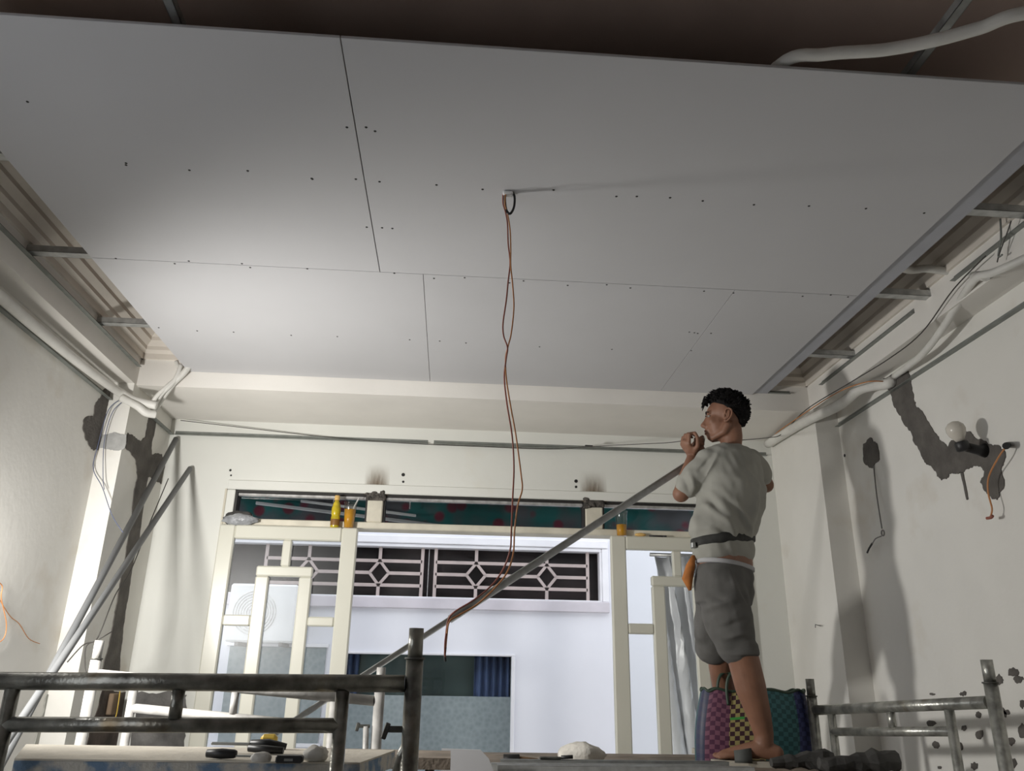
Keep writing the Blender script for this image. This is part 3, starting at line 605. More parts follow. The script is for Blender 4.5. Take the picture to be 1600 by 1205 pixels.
def floral():
    m, nt, b = nodes_of('teal_floral_cloth'); N, L = nt.nodes, nt.links
    tc = N.new('ShaderNodeTexCoord')
    v = N.new('ShaderNodeTexVoronoi'); v.inputs['Scale'].default_value = 7; L.new(tc.outputs['Object'], v.inputs['Vector'])
    r = N.new('ShaderNodeValToRGB'); r.color_ramp.elements[0].position = .22; r.color_ramp.elements[0].color = (1, 1, 1, 1); r.color_ramp.elements[1].position = .36; r.color_ramp.elements[1].color = (0, 0, 0, 1)
    L.new(v.outputs['Distance'], r.inputs['Fac'])
    w = N.new('ShaderNodeTexNoise'); w.inputs['Scale'].default_value = 3.2; L.new(tc.outputs['Object'], w.inputs['Vector'])
    r2 = N.new('ShaderNodeValToRGB'); r2.color_ramp.elements[0].position = .42; r2.color_ramp.elements[0].color = (.02, .17, .165, 1); r2.color_ramp.elements[1].position = .56; r2.color_ramp.elements[1].color = (.12, .125, .14, 1)
    L.new(w.outputs['Fac'], r2.inputs['Fac'])
    mx = N.new('ShaderNodeMixRGB'); mx.inputs['Color2'].default_value = (.20, .035, .06, 1)
    L.new(r.outputs['Color'], mx.inputs['Fac']); L.new(r2.outputs['Color'], mx.inputs['Color1']); L.new(mx.outputs['Color'], b.inputs['Base Color']); b.inputs['Roughness'].default_value = .9
    return m
vs = []; fs = []; n = 160
vz1 = zr(5.90) - .062; vz0 = H + 1.045
for k in range(n + 1):
    x = -3.5 + 7 * k / n; y = 5.90 + .012 * sin(k * 1.1)
    vs += [(x, y, vz0), (x, y, vz1), (x, y + .003, vz0), (x, y + .003, vz1)]
for k in range(n):
    a = 4 * k; b = a + 4; fs += [(a, b, b + 1, a + 1), (b + 2, a + 2, a + 3, b + 3), (a + 1, b + 1, b + 3, a + 3), (a, a + 2, b + 2, b)]
fs += [(0, 1, 3, 2), (4 * n, 4 * n + 2, 4 * n + 3, 4 * n + 1)]
tag(MB().add(vs, fs, True).build('valance', floral()), 'teal cloth valance with red flowers behind the transom glass', 'valance', None)
def batten(a, b, w):
    d = V(b) - V(a); MB().obox((V(a) + V(b)) / 2, (d.length, .02, w), basis(d, (0, 0, 1)), .003).build('batten', M_WHITEP, pr)
batten(onY(400, 786, 5.7), onY(690, 822, 5.7), .022); batten(onY(470, 783, 5.7), onY(650, 806, 5.7), .018)  # white bars added in place of bright streaks of sky past the roof
for px in (520, 640): q = onY(px, 795, 5.7); MB().tube([q + V((0, .012, 0)), V((q.x, 5.712, zr(5.71)))], .004, 6).build('hanger', M_ALU, pr)
# crumpled clear sheeting hung outside behind the right leaf
vs = []; fs = []; n = 30
for j in range(13):
    for k in range(n + 1):
        t = k / n; x = 1.30 + .42 * t; z = H - .50 + 1.25 * j / 12
        vs.append((x + .02 * sin(j * .9 + k), 5.05 + .03 * sin(t * 26 + j * .5) + .02 * noise.noise(V((t * 6, j * .6, 0))), z))
for j in range(12):
    for k in range(n): a = j * (n + 1) + k; fs.append((a, a + 1, a + n + 2, a + n + 1))
o = MB().add(vs, fs, True).build('plastic_sheet', M_PLSHEET); md = o.modifiers.new('thick', 'SOLIDIFY'); md.thickness = .003
tag(o, 'crumpled white plastic sheeting hanging behind the right door', 'plastic sheet')
MB().tube([(1.25, 5.05, H + .76), (1.78, 5.05, H + .76)], .012, 8).build('hanging_rail', M_ALU, o)

# ------------------------------------------------------------------ scaffolds
def scaffold(name, A, B, m, label, drop=.0, r=.021, ri=.0165, foot=None, zfeet=0.0, mid=True, inner=(.13, .87), gap=.155, stub=.118, lock=True):
    """A, B: tops of the two posts. The frame hangs from them: top bar, inner uprights, lower bar."""
    A = V(A); B = V(B); dn = V((0, 0, -1)); ax = (B - A)
    s = thing(name, ((A.x + B.x) / 2, (A.y + B.y) / 2, zfeet), label, 'scaffold', 'steel scaffold frames')
    for P in (A, B):
        p = MB().tube([P + dn * (stub * .55), V((P.x, P.y, zfeet))], r, 14).build('post', m, s)
        MB().tube([P, P + dn * (stub * .56)], r * .86, 14).build('coupling_pin', m, p)
        MB().tube([P + dn * (stub * .53), P + dn * (stub * .57)], r * 1.18, 14).build('collar', M_COLLAR, p)
        MB().tube([V((P.x, P.y, zfeet + .004)), V((P.x, P.y, zfeet))], .05, 14).build('base_plate', m, p)
    a, b = A + dn * stub, B + dn * stub
    e = ax.normalized() * r
    MB().tube([a + e, b - e], r * .95, 14).build('top_bar', m, s)
    for t in inner:
        q = a.lerp(b, t); MB().tube([q + dn * r * .8, V((q.x, q.y, zfeet + .25))], ri, 12).build('inner_upright', m, s)
    MB().tube([a.lerp(b, inner[0]) + dn * gap, a.lerp(b, inner[1]) + dn * gap], ri, 12).build('lower_bar', m, s)
    if mid: MB().tube([a.lerp(b, .5) + dn * r * .8, a.lerp(b, .5) + dn * (gap - ri * .8)], ri * .9, 12).build('spacer', m, s)
    for zz in (.30, .75):
        MB().tube([V((A.x, A.y, zfeet + zz)) + e, V((B.x, B.y, zfeet + zz)) - e], ri, 10).build('rung', m, s)
    return s
Yf = 2.02
pr_ = onY(651, 982, Yf)
s1 = scaffold('scaffold_frame', (pr_.x - 1.081, Yf, pr_.z - .010), pr_, M_SCAF, 'dark worn steel scaffold frame spanning the lower left front', stub=.126, gap=.092, inner=(.157, .848))
# brace lock and hanging cross brace on the near post
lk = MB(); q = onY(640, 1140, Yf)
lk.obox(q + V((-.03, 0, .0)), (.05, .012, .014), rotz(.0), .002).obox(q + V((-.055, 0, -.004)), (.012, .014, .036), Matrix.Rotation(.3, 3, 'Y'), .002)
lk.build('brace_lock', M_COLLAR, s1)
MB().tube([onY(640, 1150, Yf - .005), onY(628, 1180, Yf), onY(606, 1260, Yf + .08)], [.009, .013, .013], 10).build('cross_brace', M_SCAF, s1)
Yw = 3.30
wl = onY(156, 1001, Yw); wr = onY(596, 1043, Yw - .05)
s2 = scaffold('scaffold_frame', wl, wr, M_SCAFW, 'paint splashed white scaffold frame behind the dark one', stub=.121, gap=.105, inner=(.148, .845), r=.020)
lk = MB(); q = onY(580, 1135, Yw - .06); lk.obox(q + V((-.03, 0, 0)), (.05, .012, .012), rotz(0), .002).obox(q + V((-.05, 0, -.003)), (.012, .014, .03), Matrix.Rotation(.2, 3, 'Y'), .002); lk.build('brace_lock', M_COLLAR, s2)
MB().tube([onY(572, 1135, Yw - .06), onY(570, 1200, Yw - .06), onY(560, 1330, Yw - .06)], .011, 10).build('cross_brace', M_SCAFW, s2)
ra = onX(1265, 1060, 1.63); rb = onX(1541, 1031, 1.72)
ra = onY(1265, 1061, 3.62); rb = onY(1541, 1031, 2.62)
s3 = scaffold('scaffold_frame', ra, rb, M_SCAFR, 'grey steel scaffold frame beside the wall with the bulb', stub=.129, gap=.086, inner=(.13, .80), r=.0215)

# plastered plank with chipped blue edge on two putlogs
zP = H - .19
pk = thing('plank', (-.6, 2.3, zP), 'dusty plank with chipped blue painted edge on scaffold', 'plank')
def slab(pts, z0, z1, m, nm, par): return MB().prism([(x, y, z0) for x, y in pts], (0, 0, z1 - z0)).build(nm, m, par)
f0_, f1_, bk1, bk0 = V((-.985, 2.075, 0)), V((-.20, 2.065, 0)), V((-.14, 2.42, 0)), V((-1.15, 2.47, 0))
slab([(p.x, p.y) for p in (f0_, f1_, bk1, bk0)], zP - .004, zP, M_PLANKT, 'plaster_crust', pk)
slab([(p.x, p.y) for p in (f0_, f1_, bk1, bk0)], zP - .042, zP - .0045, M_PLANKE, 'board', pk)
for x in (-.90, -.36):
    tag(MB().tube([(x, Yf + .01, zP - .0615), (x, 2.50, zP - .062)], .019, 12).build('putlog', M_SCAFW), ('near-wall' if x < -.5 else 'inner') + ' steel putlog tube carrying the blue edged plank', 'tube', 'putlogs under the planks')
pk2 = thing('plank', (.0, 2.95, zP - .02), 'bare brown plank end beyond the dark scaffold post', 'plank')
slab([(-.46, 2.72), (.015, 2.68), (.015, 2.95), (-.44, 3.00)], H - .265, H - .232, M_WOOD, 'board', pk2)
for x in (-.40, -.05): MB().tube([(x, 2.70, H - .281), (x, 2.97, H - .281)], .015, 8).build('batten', M_WOODD, pk2)
for x in (-.40, -.05): MB().tube([(x, 2.84, 0), (x, 2.84, H - .296)], .02, 8).build('trestle_leg', M_WOODD, pk2)

# tools on the plank
def P(x, y, Z=-.205): return onZ(x, y, Z)
def tool(name, label, loc, group='hand tools on the plank', cat='tool'): return thing(name, loc, label, cat, group)
zt_ = zP
def PT(x, y): q = onZ(x, y, -.19); return V((q.x, q.y, zP))
a = PT(345, 1187) + V((0, 0, .0125)); t = tool('chisel', 'dark handled chisel lying leftmost on the dusty plank', a)
MB().tube([a + V((-.035, .005, 0)), a, a + V((.03, -.003, 0)), a + V((.036, -.003, 0))], [.009, .012, .010, .007], 10).build('handle', M_BLACK, t)
MB().obox(a + V((.075, -.006, -.004)), (.08, .012, .004), rotz(-.05), .001).build('blade', M_GALVD, t)
a = PT(392, 1178) + V((0, 0, .014)); t = tool('pliers', 'black handled pliers crossing the other tools', a)
MB().tube([a + V((-.005, .012, .008)), a + V((.04, .006, .010)), a + V((.085, .012, .002))], [.010, .011, .008], 8).build('handle', M_BLACK, t)
MB().tube([a + V((-.005, -.008, .0)), a + V((.04, -.018, -.002)), a + V((.085, -.022, -.004))], [.009, .010, .008], 8).build('handle', M_BLACK, t)
MB().obox(a + V((-.055, .008, .008)), (.10, .012, .007), rotz(-.1), .002).build('jaw', M_GALVD, t)
a = PT(419, 1171); t = tool('tape_measure', 'yellow tape measure half hidden behind black tools', a)
MB().cbox((a.x - .022, a.y - .014, zP + .001), (a.x + .022, a.y + .014, zP + .038), .008).build('case', M_YEL, t)
MB().cbox((a.x - .02, a.y - .0155, zP + .008), (a.x + .006, a.y - .0142, zP + .026), .0005).build('label_plate', M_BLACK, t)
a = PT(452, 1193); t = tool('bit_case', 'small black tool case on the plank beside plaster', a)
MB().cbox((a.x - .03, a.y - .014, zP + .001), (a.x + .03, a.y + .014, zP + .017), .003).build('body', M_BLACK, t)
MB().cbox((a.x - .01, a.y - .0157, zP + .006), (a.x + .01, a.y - .0142, zP + .011), .0005).build('latch', M_GALVD, t)
def lump(name, c, r, m, label, cat, seed, amp=.25, grp=None, sub=(18, 12)):
    mb = MB().ell((0, 0, 0), (1, 1, 1), None, *sub); rnd = V((seed * 3.1, seed * 1.7, seed)); vs = []
    for v in mb.v:
        v = V(v); k = 1 + amp * noise.noise(v * 1.6 + rnd) + amp * .6 * noise.noise(v * 3.7 + rnd)
        p = V((v.x * r[0] * k, v.y * r[1] * k, max(v.z * r[2] * k, -r[2] * .72)))
        vs.append(V(c) + p)
    mb.v = [tuple(v) for v in vs]; zmin = min(v[2] for v in mb.v); base = c[2] - r[2] * .72
    mb.v = [(v[0], v[1], v[2] - zmin + base) for v in mb.v]
    return tag(mb.build(name, m), label, cat, grp)
def rest(z, r): return z + r * .72 + .0005
q = PT(407, 1192); lump('plaster_block', (q.x, q.y, rest(zP, .013)), (.024, .013, .013), M_PLASTER, 'small white plaster block among the hand tools', 'plaster', 3, .15)
q = PT(492, 1190); lump('plaster_block', (q.x, q.y, rest(zP, .020)), (.030, .022, .020), M_PLASTER, 'larger white plaster lump at the plank end', 'plaster', 5, .2)

# deck the man stands on
zD = H - .325
dk = thing('work_deck', (1.2, 3.6, zD), 'timber work deck under the standing man', 'platform')
for i, y in enumerate((3.27, 3.45, 3.63, 3.81, 3.99)):
    MB().cbox((.03 + .02 * (i % 2), y - .085, zD - .035), (1.80 if i == 0 else 1.54, y + .085, zD), .004).build('plank', M_WOOD, dk)
for x in (.25, 1.45):
    MB().cbox((x - .03, 3.19, zD - .10), (x + .03, 4.07, zD - .0355), .004).build('bearer', M_WOODD, dk)
    for y in (3.22, 4.04): MB().cbox((x - .03, y - .03, 0), (x + .03, y + .03, zD - .1005), .004).build('leg', M_WOODD, dk)
# light metal profiles stacked on the deck edge
def profile(a, b, w, h, m, label, t=.002):
    a = V(a); b = V(b); d = b - a; x = d.normalized(); y = V((0, 0, 1)).cross(x).normalized(); u = V((0, 0, 1)); mb = MB()
    mb.prism([a - y * w / 2, a + y * w / 2, a + y * w / 2 + u * t, a - y * w / 2 + u * t], d)
    for s in (-1, 1):
        mb.prism([a + y * s * w / 2, a + y * s * (w / 2 - t), a + y * s * (w / 2 - t) + u * h, a + y * s * w / 2 + u * h], d)
        mb.prism([a + y * s * w / 2 + u * h, a + y * s * (w / 2 - .010) + u * h, a + y * s * (w / 2 - .010) + u * (h - t), a + y * s * w / 2 + u * (h - t)], d)
    return tag(mb.build('steel_profile', m), label, 'steel profile', 'steel profiles lying on the deck')
profile((.19, 3.215, zD + .001), (1.16, 3.235, zD + .001), .04, .026, M_ZINC, 'front galvanised channel lying along the deck edge')
profile((.17, 3.275, zD + .001), (1.05, 3.29, zD + .001), .04, .026, M_ZINC, 'second galvanised channel on the deck edge')
profile((.21, 3.335, zD + .001), (1.10, 3.345, zD + .001), .04, .034, M_GALVD, 'rear galvanised channel on the deck edge')
t = thing('board_offcut', (.20, 3.10, zD), 'grey gypsum board offcut propped at the deck edge', 'board')
MB().prism([onY(690, 1170, 3.13), onY(751, 1172, 3.13), onY(764, 1186, 3.13), onY(772, 1208, 3.13), onY(772, 1240, 3.13), onY(688, 1240, 3.13)], (0, .012, 0)).build('sheet', M_BOARD, t)
for xx in (.0, .1): MB().tube([onY(705 + 500 * xx, 1238, 3.136), V((onY(705 + 500 * xx, 1238, 3.136).x, 3.136, 0))], .012, 8).build('prop', M_WOODD, t)
lump('cement_bag', (.545, 3.50, rest(zD, .052)), (.088, .055, .052), M_PLASTER, 'crumpled beige paper bag on the deck before the facade', 'bag', 8, .28)
t = thing('hand_grinder', (.30, 3.55, zD), 'dark hand tool with brown grip lying on the deck', 'tool')
MB().tube([(.235, 3.55, zD + .018), (.30, 3.55, zD + .02)], [.018, .017], 10).build('body', M_BLACK, t)
MB().tube([(.30, 3.55, zD + .016), (.375, 3.55, zD + .012)], [.012, .009], 8).build('grip', mat('brown_wood_grip', (.25, .14, .06), .6), t)
t = thing('trowel', (.42, 3.42, zD + .036), 'black bar tool lying on the rear channel', 'tool')
MB().cbox((.36, 3.335, zD + .0355), (.445, 3.352, zD + .045), .003).build('blade', M_COLLAR, t); MB().tube([(.445, 3.344, zD + .043), (.49, 3.344, zD + .045)], .007, 8).build('handle', M_BLACK, t)
# dark sacking rolls at the deck end
def roll(a, b, r, label, seed):
    pts = [V(a).lerp(V(b), k / 10) for k in range(11)]
    rs = [r * (.45 + .55 * k / 8 if k < 8 else 1.05 - .12 * (k - 8)) * (1 + .35 * noise.noise(V((k * .8, seed, 0)))) for k in range(11)]
    mb = MB().tube(pts, rs, 8, True, False)
    mb.v = [tuple(V(v) + V((.010, .012, .016)) * noise.noise(V(v) * 23 + V((seed, 0, 0)))) for v in mb.v]
    z0 = min(v[2] for v in mb.v); mb.v = [(v[0], v[1], v[2] - z0 + zD + .0005) for v in mb.v]
    return tag(mb.build('sacking_roll', M_TARP), label, 'sack', 'dark sacking rolls on the deck')
roll((1.27, 3.33, zD + .04), (1.52, 3.34, zD + .05), .036, 'short dark grey sacking roll by the sandal', 1)
roll((1.42, 3.235, zD + .045), (1.73, 3.235, zD + .06), .043, 'larger dark grey sacking roll near the grey scaffold', 4)

# ------------------------------------------------------------------ leaning tubes and the long steel angle
M_PVC = mat('grey_pvc', (.17, .175, .18), .55, var=.06)
def lean(a, b, r, label):
    a = V(a); b = V(b); d = (b - a); d = d * ((a.z - .012) / (a.z - b.z))
    o = MB().tube([a, a + d], r, 14).build('leaning_tube', M_PVC); tag(o, label, 'tube', 'grey tubes leaning on the left'); return o
lean(onY(275, 686, 4.585), onY(20, 1160, 3.2), .0150, 'grey tube leaning into the corner, the higher of two')
lean(onY(297, 732, 4.585), onY(0, 1174, 3.0), .0145, 'grey tube leaning into the corner, the lower of two')
# L-section angle the man steadies, its lower end against the white frame
A_ = onY(392, 1172, 3.372); B_ = onY(1075, 727, 3.60); dd = (B_ - A_); xx = dd.normalized(); nn = V((0, -1, 0)); nn = (nn - xx * nn.dot(xx)).normalized(); uu = nn.cross(xx) * -1
if uu.z < 0: uu = -uu
sa = thing('steel_angle', A_, 'long grey steel angle slanting across the doorway to the man', 'steel angle')
def lsec(A, D, w, nm, m, t=.002):
    mb = MB(); mb.prism([A - uu * w * .5, A + uu * w * .5, A + uu * w * .5 - nn * t, A - uu * w * .5 - nn * t], D)
    mb.prism([A + uu * w * .5, A + uu * (w * .5 + .006) + nn * w * .7, A + uu * (w * .5 + .006 - t) + nn * w * .7, A + uu * (w * .5 - t)], D); return mb.build(nm, m, sa)
lsec(A_ + dd * .40, dd * .60, .026, 'outer_profile', M_ZINC); lsec(A_, dd * .45, .017, 'inner_profile', M_ZINC)

# ------------------------------------------------------------------ things on the transom ledge
zL = H + .7905
YL = 4.577
# deepen the ledge: its face stands proud of the glass, so bottle and cups rest on the bar
def at(px): return onY(px, 822, YL).x
c = V((at(523), YL, zL)); b_ = thing('juice_bottle', c, 'small yellow green bottle with pale cap on the door ledge', 'bottle')
MB().lathe([(.024, 0), (.026, .004), (.026, .060), (.0225, .068), (.026, .076), (.026, .112), (.019, .140), (.0125, .152), (.0125, .158)], c, None, 18).build('body', M_JUICE2, b_)
MB().lathe([(.0150, .1585), (.0155, .162), (.0155, .182), (.0135, .186)], c, None, 16).build('cap', M_CAP, b_)
MB().lathe([(.0264, .012), (.0267, .014), (.0267, .045), (.0264, .047)], c, None, 18).build('label_band', mat('brown_label', (.22, .10, .02), .5), b_)
def cup(px, fill, label, straw):
    c = V((at(px), YL, zL)); k = thing('plastic_cup', c, label, 'cup', 'clear plastic cups on the door ledge')
    MB().lathe([(.0275, .0005), (.0365, .140), (.0395, .144), (.0395, .147), (.0362, .147), (.0357, .140), (.0268, .003), (.0003, .003)], c, None, 22).build('shell', M_CUP, k)
    MB().lathe([(.0262, .0035), (.0262 + .0088 * fill / .140, fill), (.0002, fill)], c, None, 22).build('juice', M_JUICE, k)
    if straw: MB().tube([c + V((-.008, 0, .006)), c + V((.022, .004, .13)), c + V((.046, .006, .182))], .0042, 8).build('straw', M_WHITEP, k)
cup(545, .106, 'cup of orange juice with a white straw beside the bottle', True)
cup(971, .066, 'half full cup of orange juice near the man', False)
k = thing('snack_packet', V((at(1000), YL, zL)), 'small crumpled orange packet beside the right cup', 'packet')
lump_ = MB().ell((at(1000), YL - .002, zL + .011), (.034, .014, .011), None, 12, 8); lump_.v = [tuple(V(v) + V((0, 0, .002)) * noise.noise(V(v) * 90)) for v in lump_.v]
lump_.build('wrapper', M_CAP, k); MB().cbox((at(1000) - .03, YL - .006, zL + .006), (at(1000) - .024, YL + .006, zL + .014), .001).build('crimp', M_YEL, k)
k = thing('marker_pen', V((at(1027), YL, zL)), 'thin black marker lying on the right of the ledge', 'pen')
MB().tube([(at(1013), YL - .01, zL + .005), (at(1034), YL - .01, zL + .005)], .005, 8).build('barrel', M_BLACK, k); MB().tube([(at(1034) + .0005, YL - .01, zL + .005), (at(1040), YL - .01, zL + .005)], .0055, 8).build('cap', M_BLACK, k)
pb = lump('plastic_bag', (at(371), YL, rest(zL, .046)), (.080, .024, .046), M_BAGD, 'grey plastic bag of dark scraps on the left ledge end', 'bag', 11, .22)
mb = MB().ell((0, 0, 0), (1, 1, 1), None, 18, 10)
mb.v = [tuple(V((at(374), YL - .004, zL + .030)) + V((v[0] * .100, v[1] * .034, v[2] * .034)) * (1 + .3 * noise.noise(V(v) * 2.3))) for v in mb.v]
mb.build('film', M_BAGP, pb)

# ------------------------------------------------------------------ fittings on the right wall
bp = onX(1540, 704, XR); lb = thing('bulb_fitting', bp, 'unlit white bulb in black socket jutting from mortar patch', 'light bulb')
e0 = bp; e1 = bp + V((-.10, -.01, .012)); ud = V((-.25, -.05, 1)).normalized()
MB().tube([e0, e0 + V((-.03, 0, 0)), e1], [.03, .02, .018], 14).build('arm', M_BLACK, lb)
RS = basis(ud.cross(V((0, 1, 0))), ud)
MB().lathe([(.018, -.022), (.026, -.016), (.026, .012), (.022, .018)], e1, RS, 16).build('socket', M_BLACK, lb)
MB().lathe([(.014, .0185), (.020, .028), (.031, .046), (.036, .064), (.033, .082), (.020, .096), (.004, .101)], e1, RS, 20).build('bulb', M_BULB, lb)
hw = thing('hook_wire', onX(1367, 730, XR), 'grey wire with ring and black tip below the small mortar patch', 'wire')
wire('strand', [onX(1365, 728, XR - .004), onX(1370, 775, XR - .02), onX(1378, 826, XR - .035)], .0032, M_GRW, hw)
rc = onX(1379.5, 833, XR - .036)
MB().tube([rc + V((0, cos(a) * .013, sin(a) * .013)) for a in [k * pi / 8 for k in range(17)]], .0035, 8, False).build('ring', M_GRW, hw)
wire('tail', [onX(1377, 838, XR - .036), onX(1368, 842, XR - .035), onX(1363, 850, XR - .034)], .003, M_GRW, hw)
wire('tip', [onX(1363, 849, XR - .034), onX(1358, 857, XR - .033), onX(1355, 864, XR - .033)], .0048, M_BLACK, hw)
ow = thing('orange_wall_wire', onX(1574, 696, XR), 'orange twin wire drooping from a black stub beside the bulb', 'wire')
MB().tube([onX(1575, 695, XR), onX(1572, 697, XR - .05)], [.011, .013], 10).build('stub', M_SCREW, ow)
wire('strand', [onX(1573, 697, XR - .045), onX(1560, 715, XR - .06), onX(1545, 745, XR - .05), onX(1544, 770, XR - .05), onX(1550, 795, XR - .05), onX(1547, 809, XR - .05)], .0032, M_ORW, ow)
wire('knot', [onX(1542, 810, XR - .05), onX(1548, 809, XR - .05), onX(1551, 806, XR - .05)], .006, M_REDW, ow)
k = thing('wall_staple', onX(1283, 977, XBR), 'tiny bent nail sticking out of the plain column', 'nail')
wire('shank', [onX(1281, 978, XBR), onX(1281, 978, XBR - .02), onX(1274, 976, XBR - .022)], .0018, M_SCREW, k); wire('hook', [onX(1274, 976, XBR - .022), onX(1274, 981, XBR - .022)], .0018, M_SCREW, k)
jb = thing('switch_box', onX(172, 1100, XBL), 'loose brown switch box with yellow wire on the column foot', 'switch box')
q = onX(172, 1100, XBL); MB().cbox((XBL + .005, q.y - .05, q.z - .05), (XBL + .03, q.y + .05, q.z + .05), .004).build('box', mat('brown_box', (.20, .14, .09), .7, var=.3), jb)
wire('lead', [q + V((.03, .02, .06)), q + V((.04, .0, .0)), q + V((.035, .01, -.06)), q + V((.035, -.03, -.07))], .0025, M_YEL, jb)

# ------------------------------------------------------------------ woven basket behind the legs
def weave():
    m, nt, b = nodes_of('woven_plastic_strips'); N, L = nt.nodes, nt.links
    uv = N.new('ShaderNodeUVMap'); sp = N.new('ShaderNodeSeparateXYZ'); L.new(uv.outputs['UV'], sp.inputs[0])
    ck = N.new('ShaderNodeTexChecker'); ck.inputs['Scale'].default_value = 1.0; mp = N.new('ShaderNodeMapping'); mp.inputs['Scale'].default_value = (48, 16, 1); mp.inputs['Location'].default_value = (.01, .01, .5)
    L.new(uv.outputs['UV'], mp.inputs['Vector']); L.new(mp.outputs['Vector'], ck.inputs['Vector'])
    ra = N.new('ShaderNodeValToRGB'); ra.color_ramp.interpolation = 'CONSTANT'; rb = N.new('ShaderNodeValToRGB'); rb.color_ramp.interpolation = 'CONSTANT'
    A = [(0, (.03, .035, .08)), (.02, (.23, .10, .15)), (.118, (.45, .39, .16)), (.275, (.035, .12, .13)), (.425, (.035, .045, .15)), (.49, (.16, .13, .07)), (.6, (.23, .10, .15)), (.8, (.035, .12, .13))]
    B = [(0, (.04, .04, .08)), (.02, (.11, .04, .08)), (.118, (.075, .035, .045)), (.275, (.015, .065, .07)), (.425, (.015, .02, .085)), (.49, (.08, .06, .04)), (.6, (.11, .04, .08)), (.8, (.015, .065, .07))]
    for r, D in ((ra, A), (rb, B)):
        e = r.color_ramp.elements; e[0].position = 0; e[0].color = (*D[0][1], 1); e[1].position = D[1][0]; e[1].color = (*D[1][1], 1)
        for p, c in D[2:]: x = e.new(p); x.color = (*c, 1)
        L.new(sp.outputs['X'], r.inputs['Fac'])
    L.new(ra.outputs['Color'], ck.inputs['Color1']); L.new(rb.outputs['Color'], ck.inputs['Color2'])
    gl = N.new('ShaderNodeMath'); gl.operation = 'COMPARE'; gl.inputs[1].default_value = .615; gl.inputs[2].default_value = .018; L.new(sp.outputs['Y'], gl.inputs[0])
    gm = N.new('ShaderNodeMath'); gm.operation = 'COMPARE'; gm.inputs[1].default_value = .155; gm.inputs[2].default_value = .032; L.new(sp.outputs['X'], gm.inputs[0])
    mu = N.new('ShaderNodeMath'); mu.operation = 'MULTIPLY'; L.new(gl.outputs[0], mu.inputs[0]); L.new(gm.outputs[0], mu.inputs[1])
    mx = N.new('ShaderNodeMixRGB'); mx.inputs['Color2'].default_value = (.08, .42, .09, 1); L.new(mu.outputs[0], mx.inputs['Fac']); L.new(ck.outputs['Color'], mx.inputs['Color1'])
    L.new(mx.outputs['Color'], b.inputs['Base Color']); b.inputs['Roughness'].default_value = .5
    bp = N.new('ShaderNodeBump'); bp.inputs['Strength'].default_value = .4; bp.inputs['Distance'].default_value = .004; L.new(ck.outputs['Fac'], bp.inputs['Height']); L.new(bp.outputs['Normal'], b.inputs['Normal'])
    return m
YBk = 3.695
def basket():
    b0 = onY(1088, 1190, YBk).x; b1 = onY(1268, 1190, YBk).x; t0 = onY(1097, 1080, YBk).x; t1 = onY(1254, 1080, YBk).x
    zt = onY(1150, 1079, YBk).z; root = thing('woven_basket', ((b0 + b1) / 2, YBk, zD), 'woven plastic basket in purple, yellow and teal behind the legs', 'basket')
    nu, nv = 92, 34; vs = []; fr = []
    for j in range(nv + 1):
        t = j / nv; x0 = b0 + (t0 - b0) * t; x1 = b1 + (t1 - b1) * t; hx = (x1 - x0) / 2 + .012 * sin(pi * t); hy = .062 + .008 * sin(pi * t); cx = (x0 + x1) / 2
        for i in range(nu):
            a = pi + 2 * pi * i / nu              # u runs from the left end along the near side
            ca, sa = cos(a), sin(a); e = .55
            x = cx + hx * math.copysign(abs(ca) ** e, ca); y = YBk + hy * math.copysign(abs(sa) ** e, sa)
            k = 0
            fr.append(.5 * (x - cx + hx) / (2 * hx) if sa <= 1e-9 else 1 - .5 * (x - cx + hx) / (2 * hx))
            vs.append((x + k * ca, y + k * sa, zD + .001 + (zt - zD) * t + .006 * sin(i * .6) * t))
    me = bpy.data.meshes.new('body'); fs = []
    for j in range(nv):
        for i in range(nu): i2 = (i + 1) % nu; fs.append((j * nu + i, j * nu + i2, (j + 1) * nu + i2, (j + 1) * nu + i))
    fs.append(tuple(reversed(range(nu))))
    me.from_pydata(vs, [], fs); ul = me.uv_layers.new(name='UVMap')
    for p in me.polygons:
        for li, vi in zip(p.loop_indices, p.vertices):
            j, i = divmod(vi, nu); u = fr[vi]
            if len(p.vertices) == 4 and i == 0 and any(v % nu == nu - 1 for v in p.vertices): u = 1.0
            ul.data[li].uv = (u, j / nv)
    me.materials.append(weave()); o = link('body', me, root); md = o.modifiers.new('thick', 'SOLIDIFY'); md.thickness = .004
    rim = [V(v) for v in vs[nv * nu:]]; MB().tube(rim + [rim[0]], .006, 8, False).build('rim', M_RIMG, root)
    for yy in (-.066, .060):
        cx = onY(1146, 1080, YBk).x; pts = [(cx - .05, YBk + yy, zt - .06), (cx - .052, YBk + yy, zt + .01), (cx - .035, YBk + yy, zt + .062), (cx, YBk + yy, zt + .075), (cx + .05, YBk + yy, zt + .06), (cx + .068, YBk + yy, zt + .01), (cx + .07, YBk + yy, zt - .06)]
        MB().tube(spline(pts, 6), .007, 8).build('handle', M_RIMG, root)
    MB().box((t0 + .03, YBk - .045, zD + .02), (t1 - .03, YBk + .045, zt - .05)).build('contents', M_TARP, root)
basket()

